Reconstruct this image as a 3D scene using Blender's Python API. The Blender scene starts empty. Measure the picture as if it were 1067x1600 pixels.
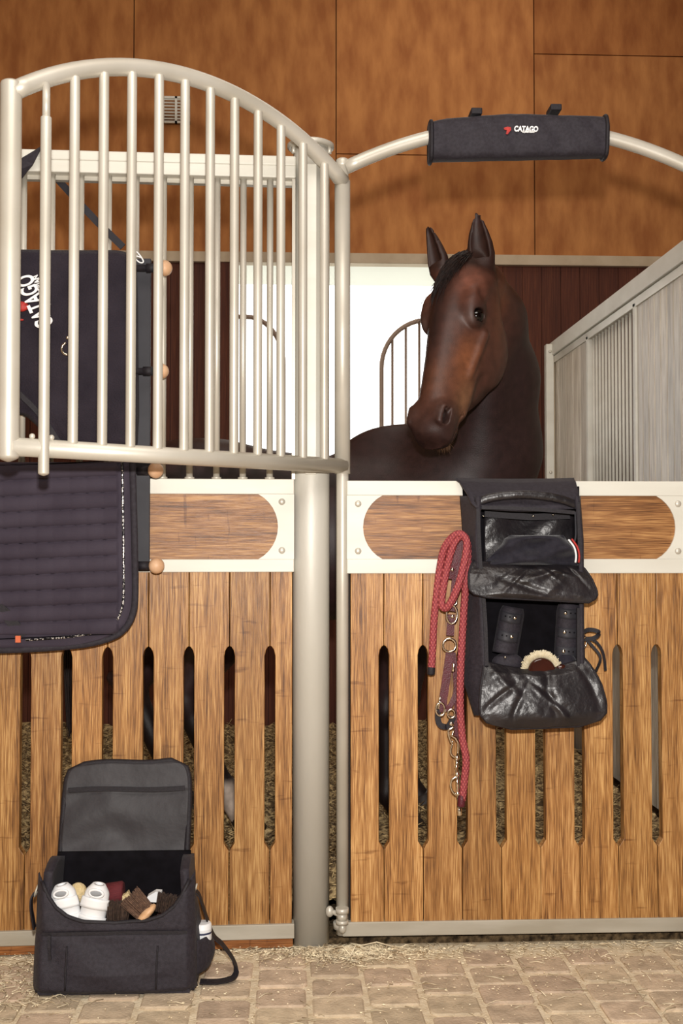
import bpy, bmesh, math, random
import numpy as np
from mathutils import Vector, Matrix, Euler
random.seed(7); np.random.seed(7)
C = bpy.context.scene.collection
# ------------------------------------------------------------------ camera, light, exposure
F = 1778.0
YAW = math.radians(2.5); PITCH = math.atan(50/F)
CAM = Vector((-0.142, -3.24, 1.13))
cd = bpy.data.cameras.new('camera'); cam = bpy.data.objects.new('camera', cd); C.objects.link(cam)
cam.location = CAM
cam.rotation_euler = (math.pi/2+PITCH, 0, -YAW)
cd.sensor_fit = 'VERTICAL'; cd.sensor_height = 36; cd.lens = 36*F/1600
cd.clip_start = .05
bpy.context.scene.camera = cam
vs = bpy.context.scene.view_settings
vs.view_transform = 'Standard'; vs.look = 'None'; vs.gamma = 1; vs.use_curve_mapping = False
vs.exposure = -0.1
wd = bpy.data.worlds.new('world'); bpy.context.scene.world = wd; wd.use_nodes = True
bg = wd.node_tree.nodes['Background']; bg.inputs[0].default_value = (1.0, .99, .96, 1); bg.inputs[1].default_value = 3.2
def area(name, loc, target, size, power, col, sy=None):
    l = bpy.data.lights.new(name, 'AREA'); l.energy = power; l.color = col
    l.size = size
    if sy: l.shape = 'RECTANGLE'; l.size_y = sy
    o = bpy.data.objects.new(name, l); C.objects.link(o); o.location = loc
    o.rotation_euler = (Vector(target)-Vector(loc)).to_track_quat('-Z', 'Y').to_euler()
    return o
area('studio_softbox', (-.13, -3.28, 1.36), (0.15, 3, 1.75), .06, 112, (1, .955, .90))
area('aisle_fill_light', (0, -2.6, 4.4), (0, -0.2, .6), 2.4, 88, (1, .94, .87), 1.6)  # added overhead fill that lifts the front and the paving, no real fixture
area('stall_fill_light', (0.8, 1.7, 4.5), (0.8, 1.7, 0), 1.6, 16, (1, .93, .85))  # added fill inside the box to brighten the back wall

# ------------------------------------------------------------------ helpers
Rm = cam.rotation_euler.to_matrix()
def W(px, py, y=0.0):
    d = Rm @ Vector(((px-533.5)/F, -(py-800)/F, -1.0))
    t = (y-CAM.y)/d.y
    return CAM + d*t
def WX(px, y=0.0, py=850): return W(px, py, y).x
def WZ(py, y=0.0, px=533): return W(px, py, y).z
def lin(c):
    if isinstance(c, str): c = [int(c[i:i+2], 16)/255 for i in (0, 2, 4)]
    return tuple(((v/12.92) if v <= .04045 else ((v+.055)/1.055)**2.4) for v in c)+(1,)
def mat(name, c1, rough=.5, metal=0, c2=None, scale=8, stretch=(1, 1, 1), bump=0, bscale=None, detail=6, spec=.5, lo=.35, hi=.65, attr=None, coat=0, sheen=0):
    m = bpy.data.materials.new(name); m.use_nodes = True
    nt = m.node_tree; N = nt.nodes; L = nt.links; b = N['Principled BSDF']
    b.inputs['Roughness'].default_value = rough; b.inputs['Metallic'].default_value = metal
    b.inputs['Specular IOR Level'].default_value = spec
    if coat: b.inputs['Coat Weight'].default_value = coat; b.inputs['Coat Roughness'].default_value = .15
    if sheen: b.inputs['Sheen Weight'].default_value = sheen; b.inputs['Sheen Roughness'].default_value = .4
    b.inputs['Base Color'].default_value = lin(c1)
    tc = N.new('ShaderNodeTexCoord'); mp = N.new('ShaderNodeMapping'); L.new(tc.outputs['Object'], mp.inputs[0])
    mp.inputs['Scale'].default_value = stretch
    nz = N.new('ShaderNodeTexNoise'); L.new(mp.outputs[0], nz.inputs[0]); nz.inputs['Scale'].default_value = scale; nz.inputs['Detail'].default_value = detail
    if c2 is not None:
        r = N.new('ShaderNodeValToRGB'); r.color_ramp.elements[0].position = lo; r.color_ramp.elements[1].position = hi
        r.color_ramp.elements[0].color = lin(c1); r.color_ramp.elements[1].color = lin(c2)
        L.new(nz.outputs[0], r.inputs[0]); out = r.outputs[0]
        if attr:
            at = N.new('ShaderNodeAttribute'); at.attribute_name = attr
            mx = N.new('ShaderNodeMix'); mx.data_type = 'RGBA'; mx.blend_type = 'MULTIPLY'; mx.inputs[0].default_value = 1
            L.new(out, mx.inputs[6]); L.new(at.outputs[0], mx.inputs[7]); out = mx.outputs[2]
        L.new(out, b.inputs['Base Color'])
    if bump:
        n2 = N.new('ShaderNodeTexNoise'); L.new(mp.outputs[0], n2.inputs[0]); n2.inputs['Scale'].default_value = bscale or scale; n2.inputs['Detail'].default_value = 5
        bp = N.new('ShaderNodeBump'); bp.inputs['Strength'].default_value = bump; bp.inputs['Distance'].default_value = .01
        L.new(n2.outputs[0], bp.inputs['Height']); L.new(bp.outputs[0], b.inputs['Normal'])
    return m
def nodes(m): return m.node_tree.nodes, m.node_tree.links, m.node_tree.nodes['Principled BSDF']

def wood_mat(name, dark, mid, light, axis='z', rough=.42, grain=1.0, attr='tone', knots=True):
    m = mat(name, mid, rough, spec=.4); N, L, b = nodes(m)
    tc = N.new('ShaderNodeTexCoord')
    def noise(sc, st, det=6, dist=0):
        mp = N.new('ShaderNodeMapping'); L.new(tc.outputs['Object'], mp.inputs[0])
        mp.inputs['Scale'].default_value = st if axis == 'z' else (st[2], st[1], st[0])
        n = N.new('ShaderNodeTexNoise'); L.new(mp.outputs[0], n.inputs[0]); n.inputs['Scale'].default_value = sc; n.inputs['Detail'].default_value = det; n.inputs['Distortion'].default_value = dist
        return n.outputs[0]
    fine = noise(1, (420*grain, 60, 13*grain), 5, .2); broad = noise(1, (40*grain, 9, 1.6), 4, .2); cross = noise(1, (9, 9, 60), 3, .3)
    r = N.new('ShaderNodeValToRGB'); e = r.color_ramp.elements
    e[0].position = .35; e[0].color = lin(dark); e[1].position = .66; e[1].color = lin(light)
    k = e.new(.5); k.color = lin(mid)
    ad = N.new('ShaderNodeMath'); ad.operation = 'MULTIPLY_ADD'; L.new(broad, ad.inputs[0]); ad.inputs[1].default_value = .38
    ml = N.new('ShaderNodeMath'); ml.operation = 'MULTIPLY'; L.new(fine, ml.inputs[0]); ml.inputs[1].default_value = .62
    L.new(ml.outputs[0], ad.inputs[2]); L.new(ad.outputs[0], r.inputs[0]); out = r.outputs[0]
    if knots:
        cr = N.new('ShaderNodeValToRGB'); cr.color_ramp.elements[0].position = .27; cr.color_ramp.elements[0].color = (.45, .35, .28, 1)
        cr.color_ramp.elements[1].position = .36; cr.color_ramp.elements[1].color = (1, 1, 1, 1); L.new(cross, cr.inputs[0])
        mx = N.new('ShaderNodeMix'); mx.data_type = 'RGBA'; mx.blend_type = 'MULTIPLY'; mx.inputs[0].default_value = .7
        L.new(out, mx.inputs[6]); L.new(cr.outputs[0], mx.inputs[7]); out = mx.outputs[2]
    if attr:
        at = N.new('ShaderNodeAttribute'); at.attribute_name = attr
        mx = N.new('ShaderNodeMix'); mx.data_type = 'RGBA'; mx.blend_type = 'MULTIPLY'; mx.inputs[0].default_value = 1
        L.new(out, mx.inputs[6]); L.new(at.outputs[0], mx.inputs[7]); out = mx.outputs[2]
    L.new(out, b.inputs['Base Color'])
    bp = N.new('ShaderNodeBump'); bp.inputs['Strength'].default_value = .25; bp.inputs['Distance'].default_value = .004
    L.new(fine, bp.inputs['Height']); L.new(bp.outputs[0], b.inputs['Normal'])
    return m

M = {}
M['steel'] = mat('satin_steel', 'd0cbbf', .42, .3, 'c2bcae', 5, (1, 1, 1), .02, 60)
M['steel_pillar'] = mat('pillar_steel', 'cfccc2', .5, .15, 'c2beb2', 3, (1, 1, .4), .05, 90)
M['rail'] = mat('painted_rail', 'dcdacf', .5, .05, 'd2cfc3', 6, (.4, 1, 2), .02, 50)
M['rail_dirty'] = mat('dusty_rail', 'b9b3a5', .6, .1, 'a39b8a', 5, (.6, 1, 3), .03, 50)
M['wood'] = wood_mat('bamboo_boards', '5a381c', 'a3733f', 'd8ac70', 'z')
M['wood_h'] = wood_mat('bamboo_plaque', '4a2c16', '8d5f36', 'c1925c', 'x')
M['plinth'] = wood_mat('plinth_wood', '5f3617', '91592c', 'b37c48', 'x')
M['ply'] = mat('plywood', '9a6036', .75, 0, 'bb7f4a', 9, (1.3, 1, .45), .1, 60, detail=12, lo=.34, hi=.66, spec=.15, attr='tone')
M['darkboard'] = wood_mat('dark_boards', '431d10', '522716', '64351f', 'z', .75, .4, knots=False)
M['backtrim'] = mat('back_trim', 'bba98f', .6, .1, 'ad9a7f', 7)
M['dirt'] = mat('stable_dirt', '2b231a', .95, 0, '6b5a43', 60, (1, 1, 1), .8, 120, spec=.1)
M['dark'] = mat('dark_void', '1c1412', .9)
M['fabric'] = mat('black_fabric', '29252b', .62, 0, '332f36', 120, (1, 1, 1), .25, 500, spec=.25, sheen=.04)
M['webbing'] = mat('black_webbing', '1a171b', .6, 0, '252127', 200, (1, 1, 1), .2, 600, spec=.35)
M['rug'] = mat('black_mesh_rug', '27222a', .8, 0, '322c34', 9, (1, 1, 1), .5, 260, spec=.15, sheen=.06)
M['pad'] = mat('quilted_cotton', '38313c', .75, 0, '403944', 10, (1, 1, 1), .1, 400, spec=.2, sheen=.08)
M['leather'] = mat('shiny_lining', '1a171a', .36, 0, '262225', 14, (1, 1, 1), .45, 30, spec=.55)
M['lining2'] = mat('grey_lining', '2b282b', .55, 0, '353235', 14, (1, 1, 1), .3, 16, spec=.35)
M['panelgrey'] = mat('plastic_panel', '2c2b30', .55, 0, '343338', 10, spec=.3)
M['black'] = mat('black_inner', '0e0c0f', .9, 0, '141216', 30, spec=.08)
M['burgundy'] = mat('burgundy_leather', '4b1620', .45, 0, '5a1f2a', 60, (1, 1, 1), .2, 300, spec=.4)
M['metal'] = mat('polished_metal', 'ece5d6', .16, 1.0)
M['ball'] = mat('beech_ball', 'dcb592', .45, 0, 'd0a47e', 30, spec=.4)
M['white'] = mat('white_plastic', 'eeeff0', .45, 0, 'e4e6e8', 20, spec=.4)
M['textwhite'] = mat('white_thread', 'f0f0f0', .6)
M['red'] = mat('red_thread', 'c0322a', .6, 0, 'a02822', 200)
M['orange'] = mat('orange_tag', 'd0663c', .6)
M['cream'] = mat('cream_sponge', 'dcc79a', .8, 0, 'cdb684', 60, (1, 1, 1), .5, 200)
M['birch'] = mat('light_brush_wood', 'd9b189', .5, 0, 'c99d72', 30, (1, 1, 5))
M['darkwood'] = mat('lacquered_brush_wood', '2d100b', .15, 0, '3a1710', 20, coat=.6, spec=.6)
M['bristle'] = mat('brown_bristles', '4b3528', .7, 0, '6e5240', 150)
M['bristle_dark'] = mat('dark_bristles', '2a1d17', .7, 0, '4a372b', 150)
M['bristle_light'] = mat('cream_bristles', 'e4dac0', .6, 0, 'd6c8a4', 150)
M['wine'] = mat('wine_bandage', '54161c', .8, 0, '641e24', 80, (1, 1, 8), .3, 200)
M['straw'] = mat('straw', 'ab987a', .7, 0, 'e2d6b8', 30, attr='tone')
M['bedding'] = mat('straw_bedding', '5a462c', .9, 0, 'd0b684', 45, (1, 1, 1), 1.0, 70, lo=.42, hi=.62)
M['brick'] = mat('paving_brick', 'b0a08b', .85, 0, 'cebca4', 22, (1, 1, 1), .35, 130, attr='tone', spec=.2)
M['grout'] = mat('sandy_grout', 'cfbd9f', .95, 0, 'e6d8bd', 40, (1, 1, 1), .4, 150, spec=.1)
M['greyboard'] = wood_mat('grey_partition_boards', 'a99c8a', 'cbc0ae', 'e2d9ca', 'z', .4, .5, knots=False)
M['aisle'] = mat('aisle_wall', 'b59a78', .8, 0, 'c2a884', 3)
M['outside'] = mat('outside_soffit', 'e4e6e0', .8)
M['paleground'] = mat('pale_ground', 'd8d8cc', .9)
M['hoof'] = mat('hoof_horn', '2b2420', .5)
M['browntube'] = mat('bronze_tube', '8d7868', .5, .3)
M['label'] = mat('jar_label', 'dfe2e4', .5)
M['hole_shade'] = mat('grey_hole_shade', '8f9296', .8)
M['navy'] = mat('navy_print', '2c3350', .5)
M['garment'] = mat('dark_garment', '211f27', .85, 0, '2a2830', 60, (1, 1, 1), .2, 300, spec=.2, sheen=.2)
# rope braid
M['rope'] = mat('red_braid', '9c3a3c', .7); N, L, b = nodes(M['rope'])
tc = N.new('ShaderNodeTexCoord'); wv = N.new('ShaderNodeTexWave'); wv.wave_type = 'BANDS'; wv.bands_direction = 'DIAGONAL'; wv.inputs['Scale'].default_value = 42; wv.inputs['Distortion'].default_value = .5
mp = N.new('ShaderNodeMapping'); mp.inputs['Scale'].default_value = (1.6, 0, 1); L.new(tc.outputs['Object'], mp.inputs[0]); L.new(mp.outputs[0], wv.inputs[0])
wv2 = N.new('ShaderNodeTexWave'); wv2.bands_direction = 'DIAGONAL'; wv2.inputs['Scale'].default_value = 42
mp2 = N.new('ShaderNodeMapping'); mp2.inputs['Scale'].default_value = (-1.6, 0, 1); L.new(tc.outputs['Object'], mp2.inputs[0]); L.new(mp2.outputs[0], wv2.inputs[0])
mm = N.new('ShaderNodeMath'); mm.operation = 'MULTIPLY'; L.new(wv.outputs['Fac'], mm.inputs[0]); L.new(wv2.outputs['Fac'], mm.inputs[1])
r = N.new('ShaderNodeValToRGB'); r.color_ramp.elements[0].color = lin('86303a'); r.color_ramp.elements[1].color = lin('b85a58'); r.color_ramp.elements[1].position = .45
L.new(mm.outputs[0], r.inputs[0]); L.new(r.outputs[0], b.inputs['Base Color'])
bp = N.new('ShaderNodeBump'); bp.inputs['Strength'].default_value = .8; bp.inputs['Distance'].default_value = .003; L.new(mm.outputs[0], bp.inputs['Height']); L.new(bp.outputs[0], b.inputs['Normal'])
# glitter
M['glitter'] = mat('sequin_piping', '1a181c', .3, .6); N, L, b = nodes(M['glitter'])
tc = N.new('ShaderNodeTexCoord'); vo = N.new('ShaderNodeTexVoronoi'); vo.inputs['Scale'].default_value = 280; L.new(tc.outputs['Object'], vo.inputs[0])
r = N.new('ShaderNodeValToRGB'); r.color_ramp.interpolation = 'CONSTANT'; r.color_ramp.elements[0].color = lin('1a181c'); r.color_ramp.elements[1].color = lin('cfcac4'); r.color_ramp.elements[1].position = .62
sp = N.new('ShaderNodeSeparateColor'); L.new(vo.outputs['Color'], sp.inputs[0]); L.new(sp.outputs[0], r.inputs[0]); L.new(r.outputs[0], b.inputs['Base Color'])

class MB:
    def __init__(s): s.v = []; s.f = []; s.t = []; s.tone = 1.0; s.sm = []
    def add(s, vs, fs, smooth=False):
        n = len(s.v); s.v += [tuple(v) for v in vs]; s.t += [s.tone]*len(vs)
        s.f += [tuple(i+n for i in f) for f in fs]; s.sm += [smooth]*len(fs); return s
    def box(s, x0, x1, y0, y1, z0, z1):
        v = [(x, y, z) for x in (x0, x1) for y in (y0, y1) for z in (z0, z1)]
        return s.add(v, [(0, 1, 3, 2), (4, 6, 7, 5), (0, 4, 5, 1), (2, 3, 7, 6), (0, 2, 6, 4), (1, 5, 7, 3)])
    def prism(s, pts, y0, y1):      # outline (x,z) counter-clockwise seen from the front (-y)
        n = len(pts); v = [(x, y0, z) for x, z in pts]+[(x, y1, z) for x, z in pts]
        return s.add(v, [tuple(range(n)), tuple(range(2*n-1, n-1, -1))]+[(i, i+n, (i+1) % n+n, (i+1) % n) for i in range(n)])
    def tube(s, pts, r, n=14, cap=True, closed=False, flat=1.0, up=None):
        P = [Vector(p) for p in pts]; K = len(P)
        R = r if isinstance(r, (list, tuple)) else [r]*K
        T = []
        for i in range(K):
            if closed: t = P[(i+1) % K]-P[i-1]
            else: t = P[min(i+1, K-1)]-P[max(i-1, 0)]
            T.append(t.normalized())
        a = Vector(up) if up else (Vector((0, 1, 0)) if abs(T[0].y) < .9 else Vector((1, 0, 0)))
        vs = []
        for i in range(K):
            u = a - T[i]*a.dot(T[i])
            if u.length < 1e-6: u = T[i].orthogonal()
            u.normalize(); w = T[i].cross(u)
            if not up: a = u
            for j in range(n):
                th = 2*math.pi*j/n
                vs.append(P[i]+u*(math.cos(th)*R[i]*flat)+w*(math.sin(th)*R[i]))
        fs = []
        for i in range(K if closed else K-1):
            for j in range(n):
                k = (i+1) % K
                fs.append((i*n+j, i*n+(j+1) % n, k*n+(j+1) % n, k*n+j))
        m = len(s.v); s.add(vs, fs, True)
        if cap and not closed:
            s.f.append(tuple(m+j for j in range(n-1, -1, -1))); s.f.append(tuple(m+(K-1)*n+j for j in range(n))); s.sm += [False, False]
        return s
    def cyl(s, a, b, r, n=18): return s.tube([a, b], r, n)
    def rod(s, a, b, r, n=16):     # rounded ends
        a = Vector(a); b = Vector(b); d = (b-a).normalized()
        pts = []; rs = []
        for k in range(4): c = math.pi/2*k/4; pts.append(a+d*r*.6*(1-math.sin(c+.0))*1.0); rs.append(max(r*math.sin(math.pi/2*(k+.4)/4.4), .0004))
        pts = [a+d*(r*.5*k/4) for k in range(4)]
        pts += [a+d*r*.55, b-d*r*.55]; rs += [r, r]
        pts += [b-d*(r*.5*k/4) for k in range(3, -1, -1)]; rs += rs[:4][::-1]
        return s.tube(pts, rs, n)
    def ball(s, c, r, n=16, m=10, sx=1, sy=1, sz=1, rot=None):
        vs = []; c = Vector(c)
        for i in range(m+1):
            ph = math.pi*i/m
            for j in range(n):
                th = 2*math.pi*j/n
                p = Vector((r*sx*math.sin(ph)*math.cos(th), r*sy*math.sin(ph)*math.sin(th), r*sz*math.cos(ph)))
                if rot: p = rot @ p
                vs.append(c+p)
        fs = [(i*n+j, (i+1)*n+j, (i+1)*n+(j+1) % n, i*n+(j+1) % n) for i in range(m) for j in range(n)]
        return s.add(vs, fs, True)
    def strap(s, pts, w, th, wdir):   # flat band along pts, width direction wdir (one or per-point)
        P = [Vector(p) for p in pts]; vs = []
        for i, p in enumerate(P):
            t = (P[min(i+1, len(P)-1)]-P[max(i-1, 0)]).normalized()
            wv_ = Vector(wdir[i] if isinstance(wdir, list) else wdir); wv_ = (wv_-t*wv_.dot(t)).normalized(); n = t.cross(wv_)
            for a, b_ in ((-1, -1), (1, -1), (1, 1), (-1, 1)): vs.append(p+wv_*(a*w/2)+n*(b_*th/2))
        K = len(P)
        fs = [(i*4+j, i*4+(j+1) % 4, (i+1)*4+(j+1) % 4, (i+1)*4+j) for i in range(K-1) for j in range(4)]
        fs += [(3, 2, 1, 0), tuple((K-1)*4+j for j in range(4))]
        return s.add(vs, fs)
    def sheet(s, front, back, nu, nv, smooth=True):   # closed slab between two (u,v)->point functions
        vs = []
        for fn in (front, back):
            for j in range(nv+1):
                for i in range(nu+1): vs.append(fn(i/nu, j/nv))
        o = (nu+1)*(nv+1); fs = []
        for j in range(nv):
            for i in range(nu):
                a = j*(nu+1)+i; fs.append((a, a+nu+1, a+nu+2, a+1)); fs.append((o+a, o+a+1, o+a+nu+2, o+a+nu+1))
        for i in range(nu):
            a = i; fs.append((a, a+1, o+a+1, o+a)); a = nv*(nu+1)+i; fs.append((a, o+a, o+a+1, a+1))
        for j in range(nv):
            a = j*(nu+1); fs.append((a, o+a, o+a+nu+1, a+nu+1)); a += nu; fs.append((a, a+nu+1, o+a+nu+1, o+a))
        return s.add(vs, fs, smooth)
    def build(s, name, m, parent=None, bevel=0, fix=True):
        me = bpy.data.meshes.new(name); me.from_pydata(s.v, [], s.f)
        me.polygons.foreach_set('use_smooth', s.sm)
        ca = me.color_attributes.new('tone', 'FLOAT_COLOR', 'POINT')
        ar = np.ones((len(s.v), 4), np.float32)
        for i, t in enumerate(s.t):
            if isinstance(t, (int, float)): ar[i, :3] = t
            else: ar[i, :3] = t
        ca.data.foreach_set('color', ar.ravel())
        me.materials.append(m)
        if fix:
            bm = bmesh.new(); bm.from_mesh(me); bmesh.ops.recalc_face_normals(bm, faces=bm.faces); bm.to_mesh(me); bm.free()
        o = bpy.data.objects.new(name, me); C.objects.link(o)
        if parent is not None:
            o.parent = parent
            if parent.type == 'EMPTY':
                o.matrix_parent_inverse = Matrix.Identity(4)
                me.transform(Matrix.Translation(-ROOTLOC.get(parent.name, Vector((0, 0, 0)))))
        if bevel:
            bv = o.modifiers.new('bevel', 'BEVEL'); bv.width = bevel; bv.segments = 2; bv.limit_method = 'ANGLE'; bv.angle_limit = .7
        return o
ROOTLOC = {}
def thing(name, label, cat, loc=(0, 0, 0), group=None, rot=None):
    o = bpy.data.objects.new(name, None); C.objects.link(o); o.empty_display_size = .1
    o.location = loc; ROOTLOC[o.name] = Vector(loc)
    o['label'] = label; o['category'] = cat
    if group: o['group'] = group
    if rot: o.rotation_euler = rot
    return o
def tag(o, label, cat, group=None, kind=None):
    o['label'] = label; o['category'] = cat
    if group: o['group'] = group
    if kind: o['kind'] = kind
    return o
def struct(o): o['kind'] = 'structure'; return o
def sub(mb, name, m, parent, bevel=0):        # sub-part of a mesh part (part sits at its thing's frame)
    r = parent
    while r.parent: r = r.parent
    o = mb.build(name, m, None, bevel); o.parent = parent
    if r.type == 'EMPTY': o.data.transform(Matrix.Translation(-ROOTLOC[r.name]))
    return o
def smooth_path(pts, n=6, closed=False):
    P = [Vector(p) for p in pts]; K = len(P); out = []
    for i in range(K if closed else K-1):
        if closed: a, b_, c, d = P[i-1], P[i], P[(i+1) % K], P[(i+2) % K]
        else: a, b_, c, d = P[max(i-1, 0)], P[i], P[i+1], P[min(i+2, K-1)]
        for k in range(n):
            t = k/n
            out.append(.5*((2*b_)+(c-a)*t+(2*a-5*b_+4*c-d)*t*t+(3*b_-a-3*c+d)*t**3))
    if not closed: out.append(P[-1])
    return out
def text(s, size, loc, rotz_img, name, m, parent, depth=.0012, plane_rot=None, offset=0, shear=0, sx=1):
    cu = bpy.data.curves.new(name, 'FONT'); cu.body = s; cu.size = size; cu.extrude = depth; cu.offset = offset; cu.align_x = 'LEFT'; cu.shear = shear
    t = bpy.data.objects.new('tmp', cu); C.objects.link(t)
    bpy.context.view_layer.update()
    me = bpy.data.meshes.new_from_object(t.evaluated_get(bpy.context.evaluated_depsgraph_get()))
    bpy.data.objects.remove(t)
    mtx = Matrix.Translation(loc) @ Matrix.Rotation(math.pi/2, 4, 'X') @ Matrix.Rotation(rotz_img, 4, 'Z') @ Matrix.Diagonal((sx, 1, 1, 1))
    me.transform(mtx); me.materials.clear(); me.materials.append(m); me.name = name
    o = bpy.data.objects.new(name, me); C.objects.link(o); r = parent
    while r.parent: r = r.parent
    o.parent = parent
    if r.type == 'EMPTY': me.transform(Matrix.Translation(-ROOTLOC[r.name]))
    return o

# ------------------------------------------------------------------ structure
YB = 3.0           # back wall of the box
# aisle floor: rounded paving bricks
mb = MB(); mb.box(-3.4, 4.0, -6.2, .02, -.12, -.006)
gf = struct(mb.build('floor', M['grout']))
mb = MB(); bw, bl = .1405, .127
cx = WX(415+0, 0)     # seam column
for i in range(-14, 16):
    stag = (i % 2)*bl*.5
    for j in range(0, 40):
        x0 = cx-.02+i*bw; y1 = -.015-j*bl+stag-.03
        if y1 > .0: continue
        if x0 < -2.3 or x0 > 2.4: continue
        g = .0075; jx = random.uniform(-.003, .003); jy = random.uniform(-.003, .003); z = random.uniform(-.002, .002)
        xa, xb, ya, yb = x0+g+jx, x0+bw-g+jx, y1-bl+g+jy, y1-g+jy
        mb.tone = [random.uniform(.9, 1.1)]*1 and tuple(np.array([1, .97+random.uniform(-.02, .03), .95])*random.uniform(.88, 1.1))
        r0 = .014; ring = []
        for cxx, cyy, a0 in ((xb-r0, yb-r0, 0), (xa+r0, yb-r0, 90), (xa+r0, ya+r0, 180), (xb-r0, ya+r0, 270)):
            for k in range(4):
                a = math.radians(a0+30*k); ring.append((cxx+r0*math.cos(a)+random.uniform(-.0012, .0012), cyy+r0*math.sin(a)+random.uniform(-.0012, .0012)))
        n = len(ring); mx_, my_ = (xa+xb)/2, (ya+yb)/2
        vs_ = [(x, y, -.012) for x, y in ring]+[(x, y, -.003+z) for x, y in ring]+[(mx_+(x-mx_)*.93, my_+(y-my_)*.93, z) for x, y in ring]
        fs_ = [(q, (q+1) % n, n+(q+1) % n, n+q) for q in range(n)]+[(n+q, n+(q+1) % n, 2*n+(q+1) % n, 2*n+q) for q in range(n)]+[tuple(range(2*n, 3*n))]
        mb.add(vs_, fs_, False)
paving = struct(mb.build('floor_paving', M['brick']))
# stall floor
struct(MB().box(-3.4, 4.0, .02, YB, -.12, .012).build('floor_stall', M['dirt']))
# bedding
def bed(x, y):
    return .10+.03*math.sin(x*5.1+y*3)*math.sin(y*6.3-x)+random.uniform(-.014, .014)+.05*(y/3)
BEDX = WX(866, 2.93)-.07
mb = MB(); nx, ny = 150, 80
vs_ = []
for j in range(ny+1):
    for i in range(nx+1):
        x = -2.2+(BEDX+2.2)*i/nx; y = .07+(YB-.1)*j/ny; vs_.append((x, y, bed(x, y)))
mb.add(vs_, [(j*(nx+1)+i, j*(nx+1)+i+1, (j+1)*(nx+1)+i+1, (j+1)*(nx+1)+i) for j in range(ny) for i in range(nx)])
for k in range(9000):
    x = random.uniform(-1.5, BEDX-.08); y = random.uniform(.1, 2.8)**1.0; z = .10+.03*math.sin(x*5.1+y*3)*math.sin(y*6.3-x)+.05*y/3+random.uniform(.0, .03)
    a = random.uniform(0, 6.28); l = random.uniform(.03, .09); w = random.uniform(.0015, .003); dz = random.uniform(-.03, .03)
    dx, dy = math.cos(a)*l, math.sin(a)*l; nx_, ny_ = -math.sin(a)*w, math.cos(a)*w
    mb.tone = random.uniform(.35, 1.15)
    mb.add([(x-nx_, y-ny_, z), (x+nx_, y+ny_, z+.001), (x+dx+nx_, y+dy+ny_, z+dz+.001), (x+dx-nx_, y+dy-ny_, z+dz), (x+dx/2, y+dy/2, z+dz/2+w*1.5)], [(0, 1, 4), (1, 2, 4), (2, 3, 4), (3, 0, 4), (0, 3, 2, 1)])
tag(mb.build('straw_bedding', M['bedding'], fix=False), 'brown straw bedding seen through the slots inside the box', 'straw', kind='stuff')

# back wall: window opening
wx0, wx1 = WX(368, YB), WX(725, YB); wz1 = WZ(412, YB); wz0 = 1.30
trz0, trz1 = WZ(413, YB), WZ(397, YB)
HT = 4.8
mb = MB()      # dark tongue and groove boards below the trim
bwid = .108; x = -3.4; random.seed(3)
while x < 4.0:
    x2 = x+bwid
    segs = [(0, trz0)]
    if x2 > wx0 and x < wx1: segs = [(0, wz0)]
    mb.tone = random.uniform(.8, 1.15)
    if x2 > wx0 and x < wx0: segs = [(0, wz0)]
    for z0_, z1_ in segs: mb.box(x+.0015, x2-.0015, YB, YB+.05, z0_, z1_)
    x = x2
mb.tone = .35; mb.box(-3.4, wx0-.11, YB+.012, YB+.06, 0, trz0); mb.box(wx1+.1, 4, YB+.012, YB+.06, 0, trz0); mb.box(wx0-.12, wx1+.11, YB+.012, YB+.06, 0, wz0-.04)
struct(mb.build('wall_back_boards', M['darkboard']))
# plywood above: panels with narrow gaps
mb = MB(); gy = YB+.004; seams = [-3.4, WX(-330, YB), WX(205, YB), WX(525, YB), WX(838, YB), WX(1160, YB), 4.0]
zs = WZ(240, YB)
hs = [[trz1, HT], [trz1, zs+.9, HT], [trz1, HT], [trz1, zs, HT], [trz1, WZ(78, YB), HT], [trz1, HT]]
for i in range(6):
    for k in range(len(hs[i])-1):
        t = random.uniform(.94, 1.05); mb.tone = (t, t, t)
        if i == 4 and k == 1: mb.tone = (.82, .76, .72)
        mb.box(seams[i]+.003, seams[i+1]-.003, gy, gy+.04, hs[i][k]+.003, hs[i][k+1]-.003)
mb.tone = .3; mb.box(-3.4, 4, gy+.03, gy+.06, trz1, HT)
struct(mb.build('wall_back', M['ply']))
mb = MB(); mb.box(-3.4, 4, YB-.03, YB+.05, trz0, trz1)
struct(mb.build('trim_back', M['backtrim'], bevel=.003))
mb = MB(); mb.box(wx0-.11, wx0, YB-.02, YB+.07, wz0, trz0); mb.box(wx1, wx1+.1, YB-.005, YB+.07, wz0, trz0); mb.box(wx0, wx1, YB-.03, YB+.07, wz0-.05, wz0)
struct(mb.build('window_1', M['darkboard']))
# side walls, ceiling, aisle back wall
struct(MB().box(-3.5, -3.4, -6.3, 3.1, 0, HT).build('wall_left', M['aisle']))
struct(MB().box(4.0, 4.1, -6.3, 3.1, 0, HT).build('wall_right', M['darkboard']))
struct(MB().box(-3.5, 4.1, -6.3, 3.1, HT, HT+.1).build('ceiling', M['aisle']))
struct(MB().box(-3.5, 4.1, -6.3, -6.2, 0, HT).build('wall_front', M['aisle']))
# outside, seen through the opening
mb = MB(); mb.box(-3, 3.4, 3.7, 4.3, WZ(446, 4.3), WZ(446, 4.3)+.3)
tag(mb.build('roof_overhang', M['outside']), 'pale roof overhang seen at the top of the bright opening', 'roof')
mb = MB(); mb.box(-8, 8, 3.07, 14, -.1, 0); struct(mb.build('floor_outside', M['paleground']))

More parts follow.
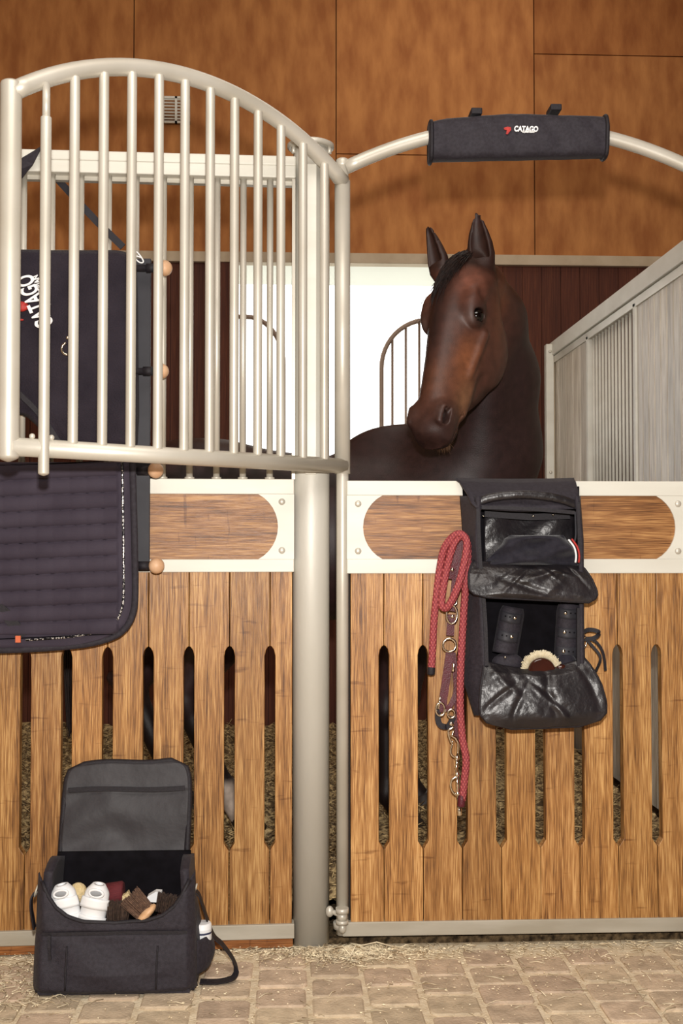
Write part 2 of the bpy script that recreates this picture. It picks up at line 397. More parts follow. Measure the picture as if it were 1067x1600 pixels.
# ------------------------------------------------------------------ arched grilles outside the opening
def window_grille(label, left_px, peak_px, bars, mirror=False):
    y = 3.22
    t = thing('window_grille', label, 'grille', (WX((left_px+peak_px)/2, y), y, wz0-.3), 'arched grilles outside the opening')
    pts = []
    if not mirror:
        for k in range(13):
            a = math.pi/2*k/12; pts.append(W(peak_px-(peak_px-left_px)*math.cos(a), 575-75*math.sin(a), y))
        g0_ = Vector((WX(left_px, y), y, 0.0)); pts = [g0_]+pts+[W(peak_px+30, 500, y)]
    else:
        for k in range(13):
            a = math.pi/2*k/12; pts.append(W(peak_px+(left_px-peak_px)*math.sin(a), 495+75*(1-math.cos(a)), y))
        pts = [W(peak_px-40, 495, y)]+pts+[Vector((WX(left_px, y), y, 0.0))]
    MB().tube(pts, .014, 10).build('frame_tube', M['browntube'], t)
    for px in bars:
        if mirror: f = (px-peak_px)/(left_px-peak_px); top = 495+75*(1-math.sqrt(max(0, 1-f*f)))
        else: f = (peak_px-px)/(peak_px-left_px); top = 500+75*(1-math.sqrt(max(0, 1-f*f))) if f > 0 else 500
        MB().cyl(W(px, top, y), W(px, 900, y), .0075, 8).build('bar', M['browntube'], t)
    MB().cyl(W(min(left_px, peak_px)-20 if mirror else left_px, 898, y), W(max(left_px, peak_px)+20 if not mirror else left_px, 898, y), .014, 8).build('bottom_tube', M['browntube'], t)
window_grille('arched brown tube grille outside, left of the horse muzzle', 596, 668, [613, 634, 655, 676])
window_grille('arched brown tube grille outside, seen between the bars left of the pillar', 443, 385, [376, 398, 420], True)

# ------------------------------------------------------------------ ventilation grille on plywood
y = YB-.012
p0 = W(253, 192, y); p1 = W(297, 151, y)
t = thing('wall_vent', 'small pale louvred vent on the plywood wall behind the open grille', 'vent', (p0.x, y, p0.z))
f = MB(); wv_ = .012
f.box(p0.x, p1.x, y-.004, y+.012, p0.z, p0.z+wv_); f.box(p0.x, p1.x, y-.004, y+.012, p1.z-wv_, p1.z); f.box(p0.x, p0.x+wv_, y-.004, y+.012, p0.z, p1.z); f.box(p1.x-wv_, p1.x, y-.004, y+.012, p0.z, p1.z)
mxx = (p0.x+p1.x)/2; f.box(mxx-.006, mxx+.006, y-.004, y+.012, p0.z, p1.z)
f.build('frame', M['rail'], t)
for sx in (0, 1):
    s_ = MB()
    for k in range(7):
        z = p0.z+wv_+(k+.5)*(p1.z-p0.z-2*wv_)/7; a = [p0.x+wv_, mxx+.006][sx]; b_ = [mxx-.006, p1.x-wv_][sx]
        s_.add([(a, y, z), (b_, y, z), (b_, y+.01, z+.01), (a, y+.01, z+.01), (a, y, z+.003), (b_, y, z+.003), (b_, y+.01, z+.013), (a, y+.01, z+.013)], [(0, 1, 2, 3), (7, 6, 5, 4), (0, 4, 5, 1), (1, 5, 6, 2), (2, 6, 7, 3), (3, 7, 4, 0)])
    s_.build('louvres', M['rail'], t)

# ------------------------------------------------------------------ board panel with slots
def board_panel(edges, slot_at, z0, z1, s0, s1, sw, y0, y1):
    """boards as prisms with half slots cut in their edges; edges: list of x"""
    mb = MB()
    for i in range(len(edges)-1):
        xa, xb = edges[i]+.001, edges[i+1]-.001
        t_ = random.uniform(.86, 1.14); mb.tone = (t_, t_*random.uniform(.97, 1.02), t_*random.uniform(.93, 1.02))
        h = sw/2; pts = [(xa, z0), (xb, z0)]
        if i+1 in slot_at:
            pts += [(xb, s0), (xb-h, s0+.022), (xb-h, s1-.028), (xb-h*.75, s1-.012), (xb-h*.35, s1-.003), (xb, s1)]
        pts += [(xb, z1), (xa, z1)]
        if i in slot_at:
            pts += [(xa, s1), (xa+h*.35, s1-.003), (xa+h*.75, s1-.012), (xa+h, s1-.028), (xa+h, s0+.022), (xa, s0)]
        mb.prism(pts, y0, y1)
    return mb
def plaque(x0, x1, z0, z1, rl, rr, y0, y1):
    pts = []; zc = (z0+z1)/2; h = (z1-z0)/2
    bul = .055
    R_ = (h*h+bul*bul)/(2*bul)
    am = math.asin(h/R_)
    def arc(xe, sgn):
        o = []
        for k in range(13):
            a = -am+2*am*k/12
            o.append((xe-sgn*(bul-(R_*math.cos(a)-(R_-bul))), zc+R_*math.sin(a)*1))
        return o
    right = arc(x1, 1) if rr else [(x1, z0), (x1, z1)]
    left = [(x, z) for x, z in arc(x0, -1)][::-1] if rl else [(x0, z1), (x0, z0)]
    return MB().prism(right+left, y0, y1), right, left
def corner_plate(arcpts, xe, z0, z1, y0, y1):
    # steel plate between arc and the outer edge
    pts = list(arcpts)
    if xe > arcpts[0][0]: o = [(xe, z0)]+[(xe, z1)]+pts[::-1]
    else: o = pts+[(xe, z1), (xe, z0)]
    return MB().prism(o, y0, y1)

# ------------------------------------------------------------------ right: stall door
t = thing('stall_door', 'slotted bamboo stall door with steel frame below the arched head opening', 'door', (0, 0, .02))
door = t
xl = WX(541.5); xr = WX(1081)
zt, zt2 = WZ(751.5, 0, 541), WZ(774.5); zm, zm2 = WZ(873.5), WZ(896); zb, zb2 = WZ(1438), WZ(1460)
YF, YK = -.02, .02
MB().box(xl, xr, YF, YK, zt2, zt).build('top_rail', M['rail'], t, .002)
MB().box(xl, xr, YF, YK, zm2, zm).build('middle_rail', M['rail'], t, .002)
MB().box(xl-.012, xr, YF, YK, zb2, zb).build('bottom_rail', M['rail_dirty'], t, .002)
pq, ra, la = plaque(WX(566.5), WX(1052), zm, zt2, True, True, YF+.006, YK-.004)
pq.build('plaque', M['wood_h'], t)
for pts, xe in ((la[::-1], xl), (ra, xr)):
    pl = corner_plate(pts, xe, zm, zt2, YF+.001, YF+.006).build('corner_plate', M['rail'], t)
    s = 1 if xe > pts[0][0] else -1
    for py in (787, 861):
        c = W(559.5 if s < 0 else 1059.5, py, YF)
        sub(MB().ball((c.x, YF+.001, c.z), .0095, sy=.55), 'rivet', M['steel'], pl)
ed = [WX(547), WX(599)]+[WX(599+60.35*k) for k in range(1, 9)]
ed = ed[:1]+[WX(p) for p in (599, 659.5, 720, 780.5, 841, 901.5, 961.5, 1021.5)]+[xr-.004]
board_panel(ed, set(range(1, 9)), zb-.004, zm2+.004, WZ(1326), WZ(1008), .028, YF+.006, YK).build('board_panel', M['wood'], t, .0015)
MB().box(xl, WX(547), YF+.02, YK, zb, zm2).build('edge_strip', M['dark'], t)
# hinge post of the door and the arch
hp = WX(535)
MB().cyl((hp, 0, .03), (hp, 0, WZ(250)), .0175, 20).build('hinge_post', M['steel'], t)
arcx0, arcx1 = WX(545), WX(1100); zc0 = WZ(262); sag = .128; pts = []
for k in range(33):
    f_ = k/32; pts.append((arcx0-.01+(arcx1-arcx0+.01)*f_, 0, zc0+sag*(1-(2*f_-1)**2)*1.0))
MB().tube(pts, .0195, 18).build('arch_tube', M['steel'], t)
MB().cyl((arcx1, 0, .03), (arcx1, 0, zc0+.03), .0175, 18).build('latch_post', M['steel'], t)
mbp = MB().rod((hp, 0, WZ(264)), (hp, 0, WZ(246)), .0185, 18); mbp.build('post_cap', M['steel'], t)
# bottom hinge bracket
b1 = W(534.5, 1412, -.03)
brk = MB().cyl((b1.x, -.0, WZ(1450)), (b1.x, -.0, WZ(1440)), .024, 16).cyl((b1.x, -.03, WZ(1421)), (b1.x, -.03, WZ(1413)), .0185, 14).cyl((b1.x, -.03, WZ(1432)), (b1.x, -.03, WZ(1421)), .014, 14).cyl((b1.x, -.03, WZ(1438)), (b1.x, -.03, WZ(1432)), .0175, 14)
brk.ball((b1.x+.001, -.03, WZ(1445)), .011, sz=1.3)
brk.cyl((b1.x-.005, -.02, WZ(1426)), (b1.x-.032, .0, WZ(1423)), .007, 12)
brk.ball((b1.x-.034, -.005, WZ(1423)), .012, sz=1.3)
brk.build('hinge_bracket', M['steel'], t)

# ------------------------------------------------------------------ pillar
pc = .03
px0 = WX(486, pc)
t = thing('support_pillar', 'thick round steel pillar with flat flange cap standing on the paving', 'pillar', (px0, pc, 0))
ptz = WZ(228, pc)
prof = MB().tube([(px0, pc, 0), (px0, pc, ptz)], .0525, 40); prof.build('column', M['steel_pillar'], t)
capz = ptz
MB().tube([(px0-.002, pc, capz-.012), (px0-.002, pc, capz-.008), (px0-.002, pc, capz), (px0-.002, pc, capz+.004)], [.062, .068, .068, .06], 36).build('cap_flange', M['steel'], t)
for a in (200, 340, 90): MB().cyl((px0+.055*math.cos(math.radians(a)), pc+.055*math.sin(math.radians(a)), capz-.03), (px0+.055*math.cos(math.radians(a)), pc+.055*math.sin(math.radians(a)), capz-.01), .006, 8).build('cap_bolt', M['steel'], t)
MB().box(px0-.018, px0+.014, pc-.062, pc-.03, WZ(742), WZ(262)).build('channel_strip', M['rail'], t, .002)

# ------------------------------------------------------------------ left stall front (turned slightly towards the aisle)
LROT = math.radians(2.0)
lx1 = WX(459)
t = thing('stall_front', 'fixed bamboo stall front with steel bars left of the pillar', 'stall wall', (0, 0, 0))
# built in world coordinates then yawed about its right end
def lyaw(o_list, piv):
    R_ = Matrix.Translation(piv) @ Matrix.Rotation(LROT, 4, 'Z') @ Matrix.Translation(-Vector(piv))
    for o in o_list: o.data.transform(R_)
before = set(bpy.data.objects)
LX0 = -1.75
z_t, z_t2 = WZ(749.5), WZ(773); z_m, z_m2 = WZ(873.5), WZ(893.5); z_b, z_b2 = WZ(1438.5), WZ(1461)
MB().box(LX0, lx1, YF, YK, z_t2, z_t).build('top_rail', M['rail'], t, .002)
MB().box(LX0, lx1, YF, YK, z_m2, z_m).build('middle_rail', M['rail'], t, .002)
MB().box(LX0, lx1+.002, YF-.004, YK, z_b2, z_b).build('bottom_rail', M['rail_dirty'], t, .002)
MB().box(LX0, lx1-.002, YF+.008, YK, 0.0, z_b2).build('base_board', M['plinth'], t)
pq, ra, la = plaque(LX0+.2, WX(434), z_m, z_t2, True, True, YF+.006, YK-.004); pq.build('plaque', M['wood_h'], t)
for pts, xe in ((ra, lx1),):
    pl = corner_plate(pts, xe, z_m, z_t2, YF+.001, YF+.006).build('corner_plate', M['rail'], t)
    for py in (784, 860):
        c = W(440, py, YF); sub(MB().ball((c.x, YF+.001, c.z), .0095, sy=.55), 'rivet', M['steel'], pl)
seam = [WX(422-62.6*k) for k in range(0, 14)]
ed = sorted(seam)+[lx1-.004]
board_panel(ed, set(range(1, 14)), z_b-.004, z_m2+.004, WZ(1325), WZ(1008), .028, YF+.006, YK).build('board_panel', M['wood'], t, .0015)
zb0, zb1 = WZ(283), WZ(249)
MB().box(LX0, WX(461), YF-.004, YK, zb0, zb1).box(LX0, WX(461), YF-.008, YF, zb0+.034, zb1-.002).build('top_beam', M['rail'], t, .004)
MB().box(LX0, WX(458), YK-.01, YK+.012, zb0-.012, zb0).build('beam_channel', M['steel'], t)
MB().box(WX(455.5), WX(460.5), -.012, .012, z_t, zb0).build('end_upright', M['steel'], t)
for px in [421, 379, 338, 296, 254, 211, 168, 125, 80, 36, -8, -52]:
    x = WX(px, 0); MB().cyl((x, 0, z_t-.002), (x, 0, zb0+.002), .0095, 14).build('bar', M['steel'], t)
    o = bpy.data.objects[-1] if False else None
bars_new = [o for o in bpy.data.objects if o not in before and o.type == 'MESH' and o.name.startswith('bar')]
for o in bars_new:
    xm = sum(v.co.x for v in o.data.vertices)/len(o.data.vertices)
    sub(MB().cyl((xm, 0, z_t), (xm, 0, z_t+.006), .014, 14), 'bar_foot', M['steel'], o)
lyaw([o for o in bpy.data.objects if o not in before and o.type == 'MESH'], (lx1, 0, 0))

# ------------------------------------------------------------------ open arched grille gate
GE = Vector((-.788, -.62, 0)); G0 = Vector((0.002, 0, 0)); GD = (GE-G0); GL = GD.length; GDn = GD.normalized()
GN = Vector((GDn.y, -GDn.x, 0)); 
if GN.y > 0: GN = -GN
def G(s, z, off=0): p = G0+GDn*s+GN*off; return Vector((p.x, p.y, z))
t = thing('grille_gate', 'arched steel bar grille swung open towards the aisle', 'gate', G0)
gz0 = 1.352; ga = 2.168; gs = .165
MB().cyl(G(0, gz0-.022), G(0, ga+.005), .0225, 24).build('hinge_sleeve', M['steel'], t)
MB().rod(G(GL, gz0-.035), G(GL, 2.20), .0245, 24).build('end_post', M['steel'], t)
MB().tube([G(.0, gz0, .006), G(GL, gz0, .006)], .0215, 20).build('bottom_tube', M['steel'], t)
Rr = ((GL/2)**2+gs**2)/(2*gs)
def zarc(s): return ga+gs-(Rr-math.sqrt(Rr*Rr-(s-GL/2)**2))
MB().tube([G(GL*k/32, zarc(GL*k/32), .004) for k in range(33)], .0215, 20).build('arch_tube', M['steel'], t)
for k in range(1, 13):
    s = GL*k/13
    if k < 12: MB().rod(G(s, gz0+.01, .012), G(s, zarc(s)-.012, .012), .0122, 16).build('bar', M['steel'], t)
    else:
        b_ = MB().rod(G(s, gz0-.065, .02), G(s, zarc(s)-.09, .02), .0128, 16)
        b_.cyl(G(s, zarc(s)-.1, .02), G(s, zarc(s)-.015, .02), .009, 14)
        b_ = b_.build('slide_bolt', M['steel'], t)
        b_['label'] = 'longer thinner topped bolt bar passing through the bottom tube'
        sub(MB().ball(G(s+.024, gz0+.026, .01), .007), 'bolt_screw', M['steel'], b_); sub(MB().ball(G(s-.024, gz0+.026, .01), .007), 'bolt_screw', M['steel'], b_)

# ------------------------------------------------------------------ right partition of the box
PX = WX(866, 2.93)
t = thing('stall_partition', 'grey boarded partition with a barred section on the right of the box', 'partition', (PX, 1.5, .03))
PZ = WZ(536, 2.93)
MB().box(PX-.062, PX-.02, 2.83, 2.88, .012, WZ(535, 2.83)).build('end_post', M['rail'], t, .003)
MB().box(PX-.018, PX-.006, 2.85, 2.9, .012, WZ(535, 2.83)).build('post_angle', M['backtrim'], t, .002)
for py in (549, 738): c = W(860, py, 2.83); MB().ball((PX-.041, 2.828, c.z), .009, sy=.6).build('post_bolt', M['steel'], t)
MB().box(PX-.03, PX+.03, -.0+.05, 2.93, PZ-.075, PZ).build('top_rail', M['rail'], t, .004)
MB().box(PX-.02, PX+.02, .05, 2.93, PZ-.115, PZ-.078).build('under_rail', M['steel'], t, .003)
def py_at(px): # depth where partition plane is seen at px
    d = Rm @ Vector(((px-533.5)/F, 0, -1)); return CAM.y+(PX-CAM.x)/d.x*d.y
ya, yb_ = py_at(926), py_at(998)
def pboards(y0, y1, w):
    mb = MB(); y = y1
    while y > y0+.01:
        y2 = max(y0, y-w); t_ = random.uniform(.78, 1.15); mb.tone = (t_, t_, t_); mb.box(PX-.012, PX+.012, y2+.005, y-.005, .1, PZ-.11); y = y2
    mb.tone = .2; mb.box(PX+.0, PX+.011, y0+.002, y1-.002, .1, PZ-.11)
    return mb
pboards(ya+.03, 2.9, .15).build('far_board_panel', M['greyboard'], t, .001)
pboards(.08, yb_-.03, .075).build('near_board_panel', M['greyboard'], t, .001)
MB().box(PX-.02, PX+.02, ya-.0, ya+.03, .1, PZ-.1).build('upright', M['rail'], t)
MB().box(PX-.02, PX+.02, yb_-.03, yb_, .1, PZ-.1).build('upright', M['rail'], t)
nb = 13
for k in range(nb):
    y = yb_+.02+(ya-yb_-.03)*(k+.5)/nb
    MB().cyl((PX, y, 1.2), (PX, y, PZ-.09), .0066, 12).build('bar', M['rail'], t)
MB().box(PX-.012, PX+.012, yb_, ya, .1, 1.2).build('lower_board', M['greyboard'], t)

# ------------------------------------------------------------------ HORSE
def cr_table(u, vals, n=240):
    uu = np.linspace(u[0], u[-1], n); u = np.array(u); vals = np.array(vals, float)
    m = np.gradient(vals, u); out = np.empty(n)
    idx = np.clip(np.searchsorted(u, uu, side='right')-1, 0, len(u)-2)
    h = u[idx+1]-u[idx]; tt = (uu-u[idx])/h
    out = (2*tt**3-3*tt**2+1)*vals[idx]+(tt**3-2*tt**2+tt)*h*m[idx]+(-2*tt**3+3*tt**2)*vals[idx+1]+(tt**3-tt**2)*h*m[idx+1]
    return uu, out
PSI, TH, HS = math.radians(43), math.radians(20), 1.03
HO = np.array([.436, .46, 2.035])
Fh = np.array([-math.sin(PSI), -math.cos(PSI), 0]); Zh = np.array([0, 0, 1.])
U_ = -math.cos(TH)*Zh+math.sin(TH)*Fh; V_ = math.cos(TH)*Fh+math.sin(TH)*Zh; W_ = np.array([math.cos(PSI), -math.sin(PSI), 0])
HB = np.stack([U_, V_, W_])      # rows
def toH(P): return (P-HO) @ HB.T/HS
def H(u, v, w): return HO+HS*(u*U_+v*V_+w*W_)
hu = [-.05, 0, .06, .13, .20, .27, .34, .41, .47, .525, .57, .60, .62]
htop = [.03, .058, .078, .090, .091, .084, .077, .071, .066, .061, .052, .030, -.012]
hbot = [-.05, -.09, -.135, -.185, -.217, -.228, -.212, -.165, -.115, -.086, -.074, -.058, -.02]
hwid = [.055, .083, .098, .104, .104, .098, .088, .078, .069, .069, .067, .057, .028]
HT_ = [cr_table(hu, a) for a in (htop, hbot, hwid)]
def loft(loc, tabs, nexp, jaw=0.0):
    u, v, w = loc[:, 0], loc[:, 1], loc[:, 2]
    uu = tabs[0][0]; uc = np.clip(u, uu[0], uu[-1])
    top = np.interp(uc, uu, tabs[0][1]); bot = np.interp(uc, uu, tabs[1][1]); hw = np.interp(uc, uu, tabs[2][1])
    vc = (top+bot)/2; h = (top-bot)/2; q = (v-vc)/h
    hw = hw*(1-jaw*np.clip(-q, 0, 1)**1.5)*(1-.16*np.clip(q, 0, 1)**2)
    r = (np.abs(q)**nexp+np.abs(w/hw)**nexp)**(1/nexp)
    d = (r-1)*np.minimum(h, hw); du = u-uc
    return np.where(du != 0, np.sqrt(np.maximum(d, 0)**2+du**2)+np.minimum(d, 0), d)
def smin(a, b, k):
    h = np.clip(.5+.5*(b-a)/k, 0, 1); return b*(1-h)+a*h-k*h*(1-h)
def smax(a, b, k): return -smin(-a, -b, k)
def cone(P, a, b, ra, rb, sc=(1, 1, 1)):
    sc = np.array(sc); P = P/sc; a = np.array(a)/sc; b = np.array(b)/sc
    ab = b-a; tt = np.clip(((P-a) @ ab)/(ab @ ab), 0, 1)
    return (np.linalg.norm(P-(a+tt[:, None]*ab), axis=1)-(ra+(rb-ra)*tt))*min(sc)
def ell(P, c, r, B=None):
    q = P-np.array(c)
    if B is not None: q = q @ B.T
    r = np.array(r); k0 = np.linalg.norm(q/r, axis=1)+1e-9; k1 = np.linalg.norm(q/(r*r), axis=1)+1e-9
    return k0*(k0-1)/k1
tu = [-.86, -.80, -.66, -.45, -.2, .05, .3, .5, .62, .68]
ttop = [1.26, 1.37, 1.475, 1.52, 1.475, 1.45, 1.48, 1.45, 1.38, 1.26]
tbot = [1.1, .99, .92, .90, .86, .85, .86, .92, 1.0, 1.12]
twid = [.08, .17, .26, .29, .30, .30, .26, .22, .16, .06]
TT = [cr_table(tu, a) for a in (ttop, tbot, twid)]
HYc = .98
def ear(Q, s):
    # Q in head frame; ear as a tall leaf with a hollow facing forward/out
    base = np.array([.0, .0, .060]) if s > 0 else np.array([.012, .035, -.082]); tip = np.array([-.165, .070, .046]) if s > 0 else np.array([-.140, .100, -.135])
    ab = tip-base; Ln = np.linalg.norm(ab); a = ab/Ln
    fwd = np.array([0.1, .85, .22]) if s > 0 else np.array([.1, .92, -.22]); fwd = fwd-a*(fwd @ a); fwd /= np.linalg.norm(fwd); sd = np.cross(a, fwd)
    q = Q-base; l = (q @ a)/Ln; x = q @ sd; y = q @ fwd
    lc = np.clip(l, -.15, 1.0)
    wd_ = np.interp(lc, [-.15, 0, .2, .4, .6, .8, .93, 1.0], [.024, .036, .043, .041, .032, .019, .009, .002] if s > 0 else [.030, .040, .040, .033, .024, .014, .007, .002])
    th = np.interp(lc, [-.15, 0, .25, .5, .8, 1.0], [.018, .028, .024, .018, .010, .003])
    x = x+.010*np.sin(lc*2.6)*(-1 if s > 0 else 1)*.6
    r = np.sqrt((x/wd_)**2+(y/th)**2); d = (r-1)*np.minimum(wd_, th); dl = (l-lc)*Ln
    d = np.where(dl != 0, np.sqrt(np.maximum(d, 0)**2+dl**2)+np.minimum(d, 0), d)
    # hollow
    rr = np.sqrt((x/(wd_*.72+1e-5))**2+((y-th*1.05)/(th*1.15))**2)
    hol = (rr-1)*np.minimum(wd_, th)*.8
    hol = np.where((l > .13) & (l < .93), hol, .02)
    return smax(d, -hol, .004)
NOS = [np.array([.535, .030, s*.046]) for s in (1, -1)]
EYE = [np.array([.195, .020, s*.098]) for s in (1, -1)]
def horse(P):
    P = np.asarray(P, float)
    T = P-np.array([0, HYc, 0]); T = np.stack([T[:, 0], T[:, 2], T[:, 1]], 1)
    d = loft(T, TT, 2.2)
    d = smin(d, ell(P, (.27, HYc, 1.46), (.22, .075, .115)), .09)            # withers
    d = smin(d, ell(P, (-.52, HYc-.14, 1.22), (.24, .15, .27)), .08); d = smin(d, ell(P, (-.52, HYc+.14, 1.22), (.24, .15, .27)), .08)
    for s in (-1, 1): d = smin(d, ell(P, (.40, HYc+s*.14, 1.16), (.16, .11, .27)), .07)
    nk = cone(P, (.47, .96, 1.24), (.55, .90, 1.48), .26, .215)
    nk = smin(nk, cone(P, (.55, .90, 1.48), (.57, .80, 1.72), .215, .165), .05)
    nk = smin(nk, cone(P, (.57, .80, 1.72), (.53, .65, 1.90), .165, .128), .05)
    nk = smin(nk, cone(P, (.53, .65, 1.90), (.48, .52, 1.985), .128, .095), .05)
    d = smin(d, nk, .10)
    # throat / windpipe and jugular groove
    d = smin(d, cone(P, tuple(H(.20, -.19, .0)+np.array([.02, .05, 0])), (.52, .82, 1.42), .055, .12), .05)
    # front legs
    for (x, y) in ((.20, .82), (.30, 1.13)):
        d = smin(d, cone(P, (x+.12, y, 1.08), (x+.06, y, .88), .13, .075), .07)
        d = smin(d, cone(P, (x+.06, y, .88), (x, y, .55), .075, .047), .03)
        d = smin(d, ell(P, (x, y, .54), (.05, .048, .065)), .02)
        d = smin(d, cone(P, (x, y, .52), (x, y, .27), .036, .032), .02)
        d = smin(d, ell(P, (x, y, .25), (.042, .042, .045)), .02)
        d = smin(d, cone(P, (x, y, .24), (x+.05, y, .16), .033, .038), .02)
    for (x, y) in ((-.36, .85), (-.58, 1.12)):
        d = smin(d, cone(P, (x-.12, y, 1.12), (x+.04, y, .90), .19, .13), .08)
        d = smin(d, cone(P, (x+.04, y, .90), (x-.17, y, .60), .12, .058), .04)
        d = smin(d, cone(P, (x-.235, y, .625), (x-.16, y, .56), .028, .05), .03)
        d = smin(d, cone(P, (x-.16, y, .57), (x-.03, y, .28), .046, .036), .02)
        d = smin(d, ell(P, (x-.02, y, .26), (.045, .044, .047)), .02)
        d = smin(d, cone(P, (x-.02, y, .25), (x+.04, y, .16), .035, .04), .02)
    # dock
    d = smin(d, cone(P, (-.82, HYc, 1.36), (-.90, HYc, 1.2), .05, .035), .04)
    near = np.linalg.norm(P-H(.3, -.05, 0), axis=1) < .60
    if near.any():
        Q = toH(P[near]); dn = d[near]
        hd = loft(Q, HT_, 2.25, .30)
        A = lambda e, k: smin(hd, e, k)
        for s in (1, -1):
            hd = smin(hd, ell(Q, (.160, .042, s*.080), (.050, .028, .026)), .03)       # brow
            hd = smin(hd, ell(Q, (.245, -.135, s*.058), (.11, .078, .034)), .03)      # jowl
            hd = smin(hd, cone(Q, (.235, -.030, s*.098), (.375, -.022, s*.080), .009, .006), .022)   # facial crest
            hd = smin(hd, cone(Q, (.05, -.01, s*.07), (.13, .03, s*.085), .022, .016), .03)
            hd = smin(hd, ell(Q, (.530, .022, s*.046), (.045, .038, .028)), .025)     # nostril mass
            hd = smin(hd, cone(Q, (.40, -.055, s*.062), (.49, -.05, s*.056), .012, .012), .03)
            # hollow above and below
            hd = smax(hd, -ell(Q, (.118, .035, s*.120), (.026, .020, .020)), .02)
            hd = smax(hd, -ell(Q, (.33, .032, s*.108), (.075, .028, .018)), .03)
            hd = smax(hd, -ell(Q, (.40, -.082, s*.094), (.05, .018, .018)), .025)
            # eye: lids then socket
            e = EYE[0 if s > 0 else 1]
            hd = smin(hd, ell(Q, e+np.array([-.006, .002, -s*.010]), (.044, .034, .021)), .016)
            hd = smax(hd, -ell(Q, e+np.array([-.001, .004, s*.007]), (.0200, .0260, .024)), .003)
            # nostril: rim and carve
            n = NOS[0 if s > 0 else 1]
            hd = smin(hd, cone(Q, n+np.array([-.022, .016, s*.014]), n+np.array([.022, .020, s*.010]), .009, .008), .010)
            hd = smin(hd, cone(Q, n+np.array([.024, .010, s*.012]), n+np.array([.014, -.014, s*.015]), .008, .007), .010)
            hd = smax(hd, -cone(Q, n+np.array([-.016, .010, s*.022]), n+np.array([.016, .004, s*.022]), .0085, .013), .005)
            hd = smax(hd, -ell(Q, n+np.array([.004, .002, s*.010]), (.020, .012, .022)), .004)
            hd = smax(hd, -cone(Q, n+np.array([-.026, -.004, s*.026]), n+np.array([-.008, .000, s*.022]), .004, .009), .004)
            # mouth slit
            hd = smax(hd, -cone(Q, (.495, -.040, s*.068), (.585, -.033, s*.055), .003, .004), .006)
        hd = smin(hd, ell(Q, (.545, -.062, 0), (.042, .026, .040)), .014)             # chin / lower lip
        hd = smax(hd, -cone(Q, (.587, -.033, -.055), (.587, -.033, .055), .004, .004), .006)
        hd = smin(hd, ell(Q, (.572, .014, 0), (.036, .036, .044)), .02)
        for s in (1, -1): hd = smin(hd, ear(Q, s), .014)
        hd = hd*HS
        d = d.copy(); kk = np.interp(Q[:, 0], [-.02, .10], [.04, .010]); h_ = np.clip(.5+.5*(hd-dn)/kk, 0, 1); d[near] = hd*(1-h_)+dn*h_-kk*h_*(1-h_)
    return d
